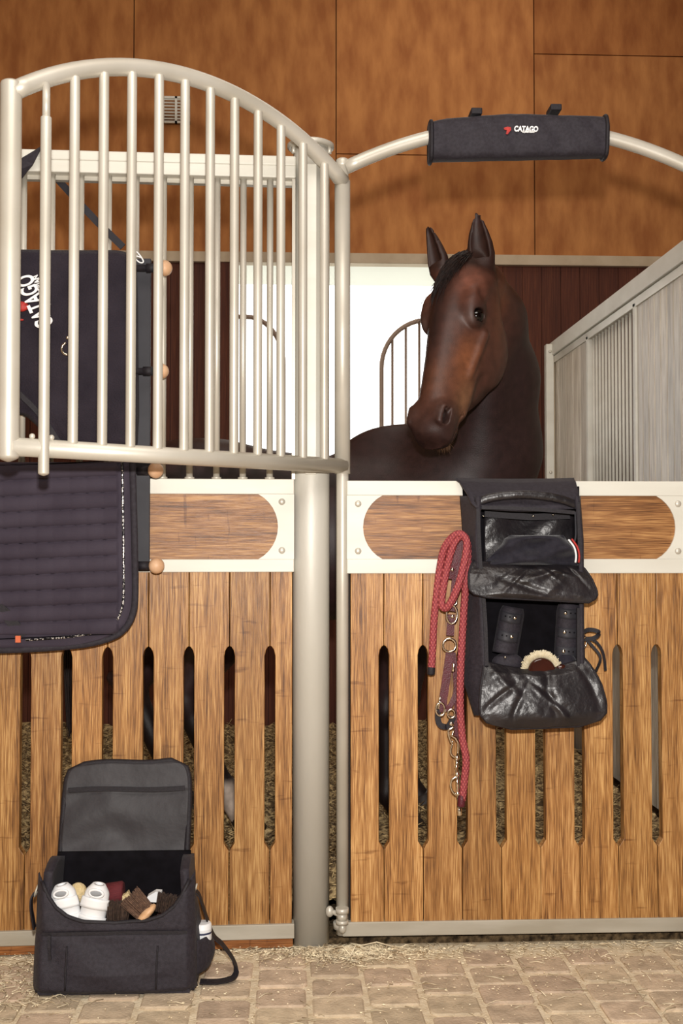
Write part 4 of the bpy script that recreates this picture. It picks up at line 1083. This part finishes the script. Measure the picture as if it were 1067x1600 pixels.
# contents of the hanging bag
rows = [(848, 800, 850), (853, 785, 878), (860, 778, 890), (870, 766, 898), (882, 756, 902)]
def dg(px, py): return .011*math.sin((px*.45+py*1.6)/9)+.010*math.sin((px-py*1.9)/15+.6)
g = thing('folded_garment', 'dark folded garment with white and red trim in the upper bag pocket', 'clothing', W(835, 865, -.1))
hung([(836, 798, 880), (842, 788, 884), (850, 784, 890), (862, 774, 898), (884, 752, 904)], -.105, .03, dg, 60, 36, .2).build('cloth', M['garment'], g)
MB().tube(smooth_path([W(888, 843, -.137), W(897, 855, -.143), W(900, 868, -.143), W(899, 879, -.14)], 4), .0028, 8).build('white_trim', M['textwhite'], g)
MB().tube(smooth_path([W(893, 842, -.133), W(902, 855, -.139), W(905, 868, -.139), W(904, 879, -.136)], 4), .0028, 8).build('red_trim', M['red'], g)
def boot(label, cx_, py0, py1, tilt, wpx, n, sgn):
    b = thing('tendon_boot', label, 'horse boot', W(cx_, (py0+py1)/2, -.09), 'horse boots in the lower bag pocket')
    zc_ = (py0+py1)/2
    def q(lx, ly, y): # local px with tilt
        a = math.radians(tilt); x = cx_+lx*math.cos(a)-ly*math.sin(a); y_ = zc_+lx*math.sin(a)+ly*math.cos(a); return W(x, y_, y)
    hh = (py1-py0)/2
    def sh(o):
        def fn(u, v):
            cap = .82+.18*math.sin(min(1, v*6)*math.pi/2)
            a = (u-.5)*math.pi; return tuple(q(math.sin(a)*wpx/2*cap, (v*2-1)*hh, -.072-.035*math.cos(a)*cap*o))
        return fn
    MB().sheet(sh(1), sh(.8), 24, 20).build('shell', M['fabric'], b)
    for k in range(n):
        ly = -hh+16+k*30
        sp_ = MB().sheet(lambda u, v: tuple(q((u-.5)*wpx*.82, ly-8+16*v+2*math.sin(u*3), -.1105+.016*(2*u-1)**2)), lambda u, v: tuple(q((u-.5)*wpx*.82, ly-8+16*v+2*math.sin(u*3), -.105+.016*(2*u-1)**2)), 10, 4).build('strap', M['panelgrey'], b)
        sub(MB().ball(q(sgn*6, ly, -.113), .0052, sy=.6), 'stud', M['metal'], sp_)
        sub(MB().ball(q(-sgn*2, ly, -.1115), .0022).ball(q(-sgn*9, ly, -.110), .0022), 'strap_holes', M['black'], sp_)
boot('black studded horse boot leaning at the left of the lower pocket', 795, 948, 1022, 10, 40, 2, 1)
boot('black studded horse boot upright at the right of the lower pocket', 888, 942, 1040, 3, 42, 3, -1)
b = thing('horse_boot', 'low black boot edge with one stud behind the lower flap', 'horse boot', W(795, 1030, -.1))
MB().ball(W(793, 1036, -.085), .045, sy=.6, sz=.65).build('shell', M['fabric'], b); MB().ball(W(789, 1027, -.112), .004).build('stud', M['metal'], b)
b = thing('dandy_brush', 'dark lacquered oval brush with cream bristles standing above the lower flap', 'brush', W(843, 1045, -.12))
c = W(845, 1048, -.118)
MB().tube([(c.x, -.135, c.z-.002), (c.x, -.13, c.z-.002), (c.x, -.105, c.z-.002), (c.x, -.10, c.z-.002)], [.034, .039, .039, .034], 28).build('brush_back', M['darkwood'], b)
br = MB()
for k in range(46):
    a = math.radians(15+160*k/45)
    for yy in (-.126, -.119, -.112):
        p = Vector((c.x+.036*math.cos(a), yy, c.z+.034*math.sin(a))); rl = random.uniform(.052, .059); e = Vector((c.x+rl*math.cos(a), yy-.002, c.z+rl*math.sin(a)))
        br.tube([p, e], [.0012, .0014], 5)
br.build('bristles', M['bristle_light'], b)
b = thing('round_brush', 'small dark brush beside the cream bristled brush', 'brush', W(880, 1045, -.12))
MB().ball(W(884, 1038, -.10), .032, sy=.7).build('bristles', M['garment'], b); MB().ball(W(877, 1046, -.125), .018, sz=.8, sx=1.1, sy=.6).build('brush_back', M['darkwood'], b)

# ------------------------------------------------------------------ lead rope and halter
def rp(l, y): return [W(px, py, y+dy) for px, py, dy in l]
t = thing('lead_rope', 'thick braided red lead rope looped on the bag strap', 'rope', W(705, 1000, -.08))
main = [(674, 1046, 0), (676, 1010, 0), (678, 970, 0), (682, 930, -.0), (686, 895, 0), (693, 860, -.01), (705, 841, -.02), (718, 834, -.03), (728, 842, -.035), (729, 858, -.04), (724, 885, -.045), (716, 915, -.045), (706, 938, -.04), (697, 950, -.03), (690, 944, -.02), (693, 915, -.012), (700, 880, -.012), (709, 850, -.02), (720, 838, -.025), (729, 845, -.025), (731, 870, -.02), (727, 920, -.02), (723, 980, -.02), (720, 1040, -.02), (719, 1100, -.02), (722, 1150, -.022), (728, 1185, -.025), (726, 1215, -.022), (722, 1250, -.02)]
MB().tube(smooth_path(rp(main, -.07), 6), .0105, 14).build('braid', M['rope'], t)
MB().rod(W(674, 1040, -.07), W(673, 1056, -.07), .0115, 12).build('end_whipping', M['webbing'], t)
MB().rod(W(722, 1240, -.09), W(720, 1262, -.09), .0112, 12).build('end_sleeve', M['burgundy'], t)
sn = MB().tube(smooth_path(rp([(715, 1213, 0), (706, 1218, 0), (704, 1228, 0), (708, 1238, 0), (715, 1243, 0)], -.095), 5), .003, 8)
sn.cyl(W(714, 1206, -.095), W(715, 1246, -.095), .004, 8).ball(W(714, 1210, -.095), .007).ball(W(715, 1240, -.095), .007)
sn.rod(W(717, 1262, -.09), W(718, 1275, -.09), .007, 10)
sn.build('snap_hook', M['metal'], t)
h = thing('leather_halter', 'burgundy leather halter with metal rings hanging inside the red rope', 'halter', W(705, 1000, -.06))
def st(name, l, w, y=-.06, m='burgundy'):
    return MB().strap(smooth_path(rp(l, y), 5), w, .005, (1, 0, .05)).build(name, M[m], h)
st('crown_strap', [(722, 838, -.01), (717, 860, -.01), (710, 880, -.01), (706, 905, -.005)], .018)
st('cheek_strap', [(716, 860, 0), (712, 900, 0), (709, 930, 0), (706, 955, 0)], .02)
st('throat_strap', [(705, 960, -.0), (704, 975, 0), (703, 993, 0)], .021)
st('nose_strap', [(703, 1018, 0), (700, 1040, 0), (695, 1075, 0), (692, 1095, 0), (693, 1112, 0)], .023)
st('chin_strap', [(708, 1020, .005), (711, 1050, .005), (712, 1080, .005), (705, 1100, 0), (698, 1108, 0)], .014)
st('lower_strap', [(713, 1050, .01), (715, 1095, .01), (714, 1130, .01), (716, 1158, .01)], .018)
st('loop_strap', [(690, 1095, 0), (684, 1115, 0), (687, 1132, -.002), (700, 1135, -.002), (708, 1120, -.002)], .016, -.055, 'webbing')
def ring(name, cx_, cy_, rx, rz, y=-.066, r=.0032):
    c_ = W(cx_, cy_, y); MB().tube([(c_.x+rx*math.cos(a), y, c_.z+rz*math.sin(a)) for a in [math.radians(15*k) for k in range(24)]], r, 8, closed=True).build(name, M['metal'], h)
ring('ring', 702, 1008, .0185, .0185)
ring('buckle', 706, 960, .0150, .0260, -.072, .0034)
ring('keeper_ring', 708, 941, .010, .009, -.07, .0025)
ring('buckle', 688, 1108, .0125, .018, -.07, .0034)
ring('buckle', 705, 1115, .010, .012, -.07, .003)
for px, py, yy in ((707, 963, -.075), (707, 890, -.074), (705, 1131, -.07)): MB().ball(W(px, py, yy), .0055, sy=.5).build('stud', M['metal'], h)
MB().cyl(W(685, 1108, -.073), W(688, 1088, -.073), .003, 8).build('buckle_tongue', M['metal'], h)
MB().cyl(W(702, 880, -.076), W(700, 897, -.076), .0035, 8).build('buckle_tongue', M['metal'], h)
MB().rod(W(708, 1050, -.075), W(709, 1036, -.075), .005, 10).build('strap_end', M['metal'], h)
sn = MB()
sn.tube(smooth_path(rp([(710, 1136, 0), (700, 1142, 0), (705, 1160, 0), (707, 1158, 0)], -.072), 3), .0034, 8)
sn.tube(rp([(709, 1142, 0), (706, 1150, 0), (712, 1153, 0), (716, 1160, 0), (715, 1178, 0)], -.074), .004, 8)
sn.tube(smooth_path(rp([(707, 1162, 0), (704, 1172, 0), (706, 1180, 0), (713, 1184, 0)], -.074), 5), .003, 8)
sn.cyl(W(714, 1180, -.074), W(713, 1206, -.08), .0045, 8).ball(W(714, 1184, -.075), .007).ball(W(713, 1198, -.078), .006)
sn.build('snap_hook', M['metal'], h)

# ------------------------------------------------------------------ floor bag
t = thing('grooming_holdall', 'open black grooming holdall standing on the paving with raised lid', 'bag', (W(175, 1545, -.35).x, -.25, 0))
YB0, YB1 = -.355, -.135
def FX(px, y=YB0, py=1450): return W(px, py, y).x
def FZ(py, y=YB0): return W(175, py, y).z
bx0, bx1 = FX(50), FX(302)
ztop = FZ(1362, -.30)
def rim(u): # front rim height, u 0..1
    e = abs(2*u-1)
    return FZ(np.interp(e, [0, .4, .6, .75, .85, .92, 1.0], [1450, 1446, 1438, 1424, 1406, 1388, 1374]))
def front(o):
    def fn(u, v):
        zt_ = rim(u); z = .004+(zt_-.004)*v
        tap = 1-.035*v; xm = (bx0+bx1)/2
        x = xm+(bx0+(bx1-bx0)*u-xm)*(1.03 if v < .5 else 1.03)*tap
        e = min(u, 1-u)/.07; rnd = (1-math.sin(min(e, 1)*math.pi/2))*.03
        eb = min(v/.08, 1); rb = (1-math.sin(eb*math.pi/2))*.015
        pk = .016*math.exp(-((u-.5)/.33)**6)*max(0, 1-abs(v-.3)/.42) if v < .72 else 0
        seam = -.006*math.exp(-((z-FZ(1464))/.005)**2)
        folds = .004*math.sin(u*13+v*7)*math.sin(v*4)
        return (x, YB0+.01+rnd+rb+.02*v-pk-seam-folds+o, z)
    return fn
MB().sheet(front(0), front(.012), 80, 60).build('front_panel', M['fabric'], t)
mb = MB()
mb.sheet(lambda u, v: (bx0+.02+(bx1-bx0-.045)*u, YB1, .004+(ztop+.005)*v), lambda u, v: (bx0+.02+(bx1-bx0-.045)*u, YB1-.01, .004+(ztop+.005)*v), 12, 12)
mb.build('back_panel', M['black'], t)
for s_, nm in ((0, 'left_side'), (1, 'right_side')):
    def sd(o, s_=s_):
        def fn(u, v):
            xs = bx0 if s_ == 0 else bx1; sg = -1 if s_ == 0 else 1
            zt_ = ztop+.018*math.sin(math.pi*min(1, u*1.15)); bul = .022*math.sin(u*math.pi)*math.sin(min(1, v*1.4)*math.pi*.8+.2)
            tp_ = (1-.035*v)
            xm = (bx0+bx1)/2; x = xm+(xs-xm)*tp_*(1-.05*v)*1.0-(o*sg if False else 0)-sg*.01*v*math.sin(u*math.pi)
            return (x+sg*bul+o*-sg, YB0+.035*(1)+.02*v+(YB1-YB0-.035-.02*v)*u, .004+(zt_-.004)*v)
        return fn
    MB().sheet(sd(0), sd(.022), 20, 24).build(nm, M['fabric'], t)
MB().box(bx0+.01, bx1-.01, YB0+.02, YB1-.005, .003, .012).build('base', M['fabric'], t)
MB().box(bx0+.012, bx1-.012, YB0+.06, YB1-.015, .10, .115).build('inner_tray', M['black'], t)
rimp = [Vector(front(.004)(.03+.94*k/40, 1)) for k in range(41)]
MB().tube(rimp, .0055, 8).build('rim_piping', M['webbing'], t)
def zipv(u): return (FZ(1464)-.004)/(rim(u)-.004)
MB().strap([Vector(front(-.004)(u/20, zipv(u/20))) for u in range(1, 20)], .009, .004, (0, 0, 1)).build('pocket_zip', M['webbing'], t)
zp = Vector(front(-.01)(.1, zipv(.1))); MB().strap([zp, zp+Vector((0, -.003, -.03)), zp+Vector((.002, -.002, -.06))], .008, .005, (1, 0, 0)).build('zip_pull', M['webbing'], t)
for u_ in (.21, .76):
    MB().tube([Vector(front(-.001)(u_+(.012 if u_ > .5 else -.0)*k/8, .08+.56*k/8)) for k in range(9)], .0028, 6).build('pocket_seam', M['webbing'], t)
# lid standing up behind
LID = [(1352, 92, 291), (1330, 94, 292), (1290, 97, 294), (1250, 100, 295), (1222, 103, 295), (1210, 106, 293), (1202, 111, 289), (1197, 120, 280), (1195, 132, 266)]
LIDs = sorted(LID)
def lidf(o):
    ys = [r[0] for r in LIDs]; xl = [r[1] for r in LIDs]; xr = [r[2] for r in LIDs]
    def fn(u, v):
        py = 1195+(1352-1195)*v; yy = YB1+.0+.06*(1-v)
        px = np.interp(py, ys, xl)*(1-u)+np.interp(py, ys, xr)*u
        w = .004*math.sin(u*5+v*4+1.2*math.sin(v*7))*math.sin(v*5)+.005*math.exp(-((u-.45-.3*(v-.6))/.12)**2)*math.sin(v*6)+.004*math.sin(u*4.2+v*11+1.5*math.sin(u*5))
        if v < .27: w = w*.3+.004
        p = W(px, py-6*(u)*(1-v)-2*math.sin(u*6.3)*(1-v), yy); return (p.x, p.y+o-(w if o == 0 else 0), p.z)
    return fn
MBl = MB().sheet(lidf(0), lidf(.015), 60, 50); ld = MBl.build('lid', M['lining2'], t)
rg = [Vector(lidf(.007)(0, 1-v/14)) for v in range(15)]+[Vector(lidf(.007)(u/16, 0)) for u in range(1, 17)]+[Vector(lidf(.007)(1, v/14)) for v in range(1, 15)]
sub(MB().tube(rg, .0085, 8), 'lid_edge', M['webbing'], ld)
sub(MB().strap([Vector(lidf(-.008)(.03+.94*k/12, .25)) for k in range(13)], .012, .004, (0, 0, 1)), 'lid_zip', M['webbing'], ld)
sub(MB().tube([Vector(lidf(.0)(.0+1.0*k/12, .985)) for k in range(13)], .006, 8), 'hinge_piping', M['webbing'], ld)
# high side wings of the opening
# straps
MB().strap(smooth_path([W(306, 1392, -.25), W(312, 1400, -.25), W(318, 1418, -.24), (W(333, 1460, -.2)), W(348, 1476, -.2), Vector((W(366, 1480, -.2).x, -.2, .03)), Vector((W(366, 1496, -.24).x, -.25, .012)), Vector((W(345, 1500, -.26).x, -.27, .006)), Vector((W(312, 1500, -.28).x, -.27, .006))], 6), .026, .003, [(0, 1, .1)]*28+[(0, 1, .1)]*30).build('shoulder_strap', M['webbing'], t)
MB().strap(smooth_path([W(60, 1388, -.26), W(50, 1402, -.28), W(49, 1420, -.28), W(54, 1450, -.26)], 5), .016, .004, (.1, 1, 0)).build('side_strap', M['webbing'], t)
for px, py in ((305, 1390), (57, 1392)):
    c_ = W(px, py, -.27); MB().tube([(c_.x+.004*math.cos(a), -.27+.012*math.sin(a), c_.z+.014*math.cos(a)) for a in [math.radians(30*k) for k in range(12)]], .0025, 6, closed=True).build('strap_ring', M['steel'], t)
c_ = W(300, 1490, -.2)
def pk(o):
    def fn(u, v):
        x0_ = bx1+.004; a = u*math.pi
        return (x0_+(.028+.014*math.sin(v*3))*math.sin(a)+o, -.16-.13*u, .03+(.085+.03*(u < .0))*v)
    return fn
MB().sheet(pk(0), pk(-.004), 16, 10).build('side_pocket', M['fabric'], t)

# bag contents
def W2(px, py, y): return W(px, py, y)
def jar():
    b = thing('care_jar', 'white labelled tub in the side pocket of the holdall', 'jar', (bx1+.022, -.235, .04))
    c = Vector((W(316, 1460, -.235).x, -.235, .04)); top = WZ(1438, -.235)
    MB().tube([(c.x, c.y, .04), (c.x, c.y, .045), (c.x, c.y, top-.004), (c.x, c.y, top)], [.022, .024, .024, .021], 24).build('tub', M['white'], b)
    MB().tube([(c.x, c.y, .055), (c.x, c.y, top-.014)], .0245, 24, cap=False).build('label_band', M['label'], b)
    l_ = MB()
    for k in range(3): l_.tube([(c.x, c.y, .075+.022*k), (c.x, c.y, .080+.022*k)], .0248, 24, cap=False)
    l_.build('printed_bands', M['navy'], b)
jar()
def white_boot(label, tlx, tly, brx, bry, w, y, lean):
    b = thing('white_horse_boot', label, 'horse boot', W((tlx+brx)/2, bry, y), 'white boots in the holdall')
    A = W(tlx, tly, y); B_ = W(brx, bry, y+.0); ax = (A-B_)
    L_ = ax.length; a = ax.normalized(); side_ = Vector((a.z, 0, -a.x)).normalized(); dn = Vector((0, 1, 0))
    def fn(r0):
        def g_(u, v):
            an = u*2*math.pi
            wd = w*np.interp(v, [0, .3, .6, .85, 1], [.95, 1.0, 1.0, .92, .50])*r0; dp = .026*np.interp(v, [0, .6, .9, 1], [1, 1, .9, .7])*r0
            p = B_+a*(L_*v)+side_*(wd/2*math.cos(an))-dn*(dp*math.sin(an)); return tuple(p)
        return g_
    mb = MB(); n_, m_ = 28, 16; vs_ = []
    for j in range(m_+1):
        for i in range(n_): vs_.append(fn(1)(i/n_, j/m_))
    for j in range(m_, -1, -1):
        for i in range(n_): vs_.append(fn(.62)(i/n_, j/m_ if j < m_ else 1.0))
    fs_ = [(j*n_+i, j*n_+(i+1) % n_, (j+1)*n_+(i+1) % n_, (j+1)*n_+i) for j in range(2*m_+1) for i in range(n_)]
    mb.add(vs_, fs_, True); mb.build('shell', M['white'], b)
    def stf(v0, v1, o):
        def g_(u, v):
            an = math.pi*(.08+.84*u); vv = v0+(v1-v0)*v+.03*math.sin(u*3)
            wd = w*np.interp(vv, [0, .3, .6, .85, 1], [.95, 1.0, 1.0, .9, .62])*o; dp = .026*np.interp(vv, [0, .6, .9, 1], [1, 1, .9, .7])*o
            return tuple(B_+a*(L_*vv)+side_*(wd/2*math.cos(an))-dn*(dp*math.sin(an)))
        return g_
    for v0, v1 in ((.50, .72), (.12, .34)):
        MB().sheet(stf(v0, v1, 1.16), stf(v0, v1, 1.02), 16, 4).build('strap', M['white'], b)
    oc = B_+a*(L_*.86)-dn*.026
    MB().ball(oc, .0165, sx=1, sy=.3, sz=.5).build('opening', M['hole_shade'], b)  # solid grey oval, its colour stands in for the shaded hole
    MB().tube([oc+side_*(.0175*math.cos(q))+a*(.0090*math.sin(q)) for q in [math.radians(20*k) for k in range(18)]], .0035, 8, closed=True).build('padded_rim', M['white'], b)
white_boot('white padded horse boot leaning at the left end of the holdall', 96, 1382, 110, 1452, .068, -.285, 0)
white_boot('white padded horse boot upright beside the wine red roll', 155, 1381, 140, 1454, .066, -.290, 0)
def simple(name, label, cat, mb, m, parts=()):
    o = mb.build(name, m); return tag(o, label, cat)
simple('sponge', 'cream sponge between the two white boots', 'sponge', MB().ball(W(122, 1395, -.24), .024, sy=.8, sz=1.1), M['cream'])
b = thing('bandage_roll', 'wine red rolled bandage behind the white boots', 'bandage', W(178, 1392, -.22))
c = W(180, 1395, -.22)
MB().tube([(c.x-.028, c.y, c.z-.006), (c.x-.026, c.y, c.z-.006), (c.x+.020, c.y+.0, c.z), (c.x+.022, c.y, c.z)], [.026, .030, .030, .026], 24).build('roll', M['wine'], b)
simple('wedge_sponge', 'pale wedge shaped sponge beside the wine red roll', 'sponge', MB().prism([(WX(191, -.24), WZ(1406, -.24)), (WX(214, -.24), WZ(1404, -.24)), (WX(216, -.24), WZ(1400, -.24)), (WX(206, -.24), WZ(1395, -.24)), (WX(203, -.24), WZ(1388, -.24)), (WX(198, -.24), WZ(1393, -.24)), (WX(193, -.24), WZ(1395, -.24))], -.245, -.225), M['cream'])
simple('white_container', 'small white plastic block lying at the right end inside the holdall', 'container', MB().prism([(WX(230, -.23), WZ(1403, -.23)), (WX(257, -.23), WZ(1405, -.23)), (WX(255, -.23), WZ(1389, -.23)), (WX(246, -.23), WZ(1388, -.23)), (WX(234, -.23), WZ(1395, -.23))], -.24, -.215), M['white'])
def bristle_brush(name, label, A, B_, w, m, back=None, y=-.27, n=260, spread=.5):
    b = thing(name, label, 'brush', W(B_[0], B_[1], y)); a0 = W(*A, y); b0 = W(*B_, y); d_ = (b0-a0); sdv = Vector((d_.z, 0, -d_.x)).normalized()
    mb = MB()
    for k in range(n):
        s_ = random.uniform(-1, 1); q = random.uniform(-1, 1)
        p = b0+sdv*(s_*w/2)+Vector((0, q*.014, 0)); e = a0+sdv*(s_*w/2*(1+spread*.4))+Vector((0, q*.018, 0))+d_*random.uniform(-.08, .08)
        mb.tube([p, (p+e)/2+Vector((0, -.002, .001)), e], [.0014, .0013, .0008], 4, cap=False)
    mb.build('bristles', m, b, fix=False)
    return b, b0, d_.normalized(), sdv
b, b0, dn_, sdv = bristle_brush('body_brush', 'brush with brown bristles and pale oval wooden back inside the holdall', (203, 1400), (227, 1425), .046, M['bristle'], y=-.30)
rot = Matrix((tuple(sdv), (0, 1, 0), tuple(dn_))).transposed()
MB().ball(b0+dn_*.004+Vector((0, -.004, 0)), .033, sx=1.0, sy=.7, sz=.36, rot=rot).build('brush_back', M['birch'], b)
b, *_ = bristle_brush('dark_brush', 'dark bristled brush lying left of the pale wooden brush', (186, 1410), (184, 1438), .05, M['bristle_dark'], y=-.29)
MB().ball(W(184, 1442, -.29), .024, sy=.6, sz=.3).build('brush_back', M['birch'], b)
b, *_ = bristle_brush('dark_brush', 'dark bristled brush at the right end of the holdall', (264, 1400), (258, 1425), .05, M['bristle_dark'], y=-.265)
MB().ball(W(258, 1430, -.265), .024, sy=.6, sz=.3).build('brush_back', M['darkwood'], b)

# ------------------------------------------------------------------ loose straw on the paving
mb = MB(); random.seed(21)
def straw(x, y, l, a, r_=.0013, z=.004, lift=0):
    mb.tone = random.uniform(.8, 1.35)
    d_ = Vector((math.cos(a), math.sin(a), 0)); p = Vector((x, y, z)); n_ = Vector((-d_.y, d_.x, 0))*random.uniform(-.15, .15)*l
    mb.tube([p, p+d_*l*.5+n_+Vector((0, 0, lift)), p+d_*l+Vector((0, 0, lift*.3))], [r_, r_, r_*.7], 4)
for k in range(900):      # heap along the threshold
    x = random.choice([random.gauss(.0, .12), random.gauss(.02, .05), random.uniform(-.3, 1.4)]); y = -.03-abs(random.gauss(0, .05))
    straw(x, y, random.uniform(.006, .05), random.uniform(0, 6.28), random.uniform(.0007, .0016), random.uniform(.003, .008))
for k in range(260):
    straw(random.uniform(-1.1, 1.3), random.uniform(-.7, -.03), random.uniform(.01, .06), random.gauss(0, .8), random.uniform(.0007, .0013), .004, random.uniform(0, .006))
for k in range(500):   # along the left foot of the bag
    straw(random.uniform(-1.1, -.7), random.uniform(-.42, -.06), random.uniform(.01, .05), random.uniform(0, 6.28), random.uniform(.0007, .0013), .005)
for k in range(2600):
    x = random.uniform(-1.1, 1.3); y = -.02-abs(random.gauss(0, .25)); r_ = random.uniform(.0008, .0026); mb.tone = random.uniform(1.0, 1.7)
    if random.random() < .45: x = random.gauss(.0, .13); y = -.04-abs(random.gauss(0, .05))
    p = Vector((x, y, .003+r_)); a = random.uniform(0, 3.14); u = Vector((math.cos(a), math.sin(a), 0))*r_*random.uniform(1, 2.2); w = Vector((-math.sin(a), math.cos(a), 0))*r_
    mb.add([p-u, p+w, p+u, p-w, p+Vector((0, 0, r_)), p-Vector((0, 0, r_*.6))], [(0, 1, 4), (1, 2, 4), (2, 3, 4), (3, 0, 4), (1, 0, 5), (2, 1, 5), (3, 2, 5), (0, 3, 5)])
for (x0_, y0_, x1_, y1_) in ((.03, -.05, .16, -.06), (-.02, -.06, .02, -.11), (.02, -.11, .05, -.05)):
    mb.tone = 1.3; mb.tube([(x0_, y0_, .01), ((x0_+x1_)/2, (y0_+y1_)/2, .025), (x1_, y1_, .008)], .0016, 5)
tag(mb.build('straw_litter', M['straw'], fix=False), 'pale straw stalks and crumbs scattered over the brick paving', 'straw', kind='stuff')
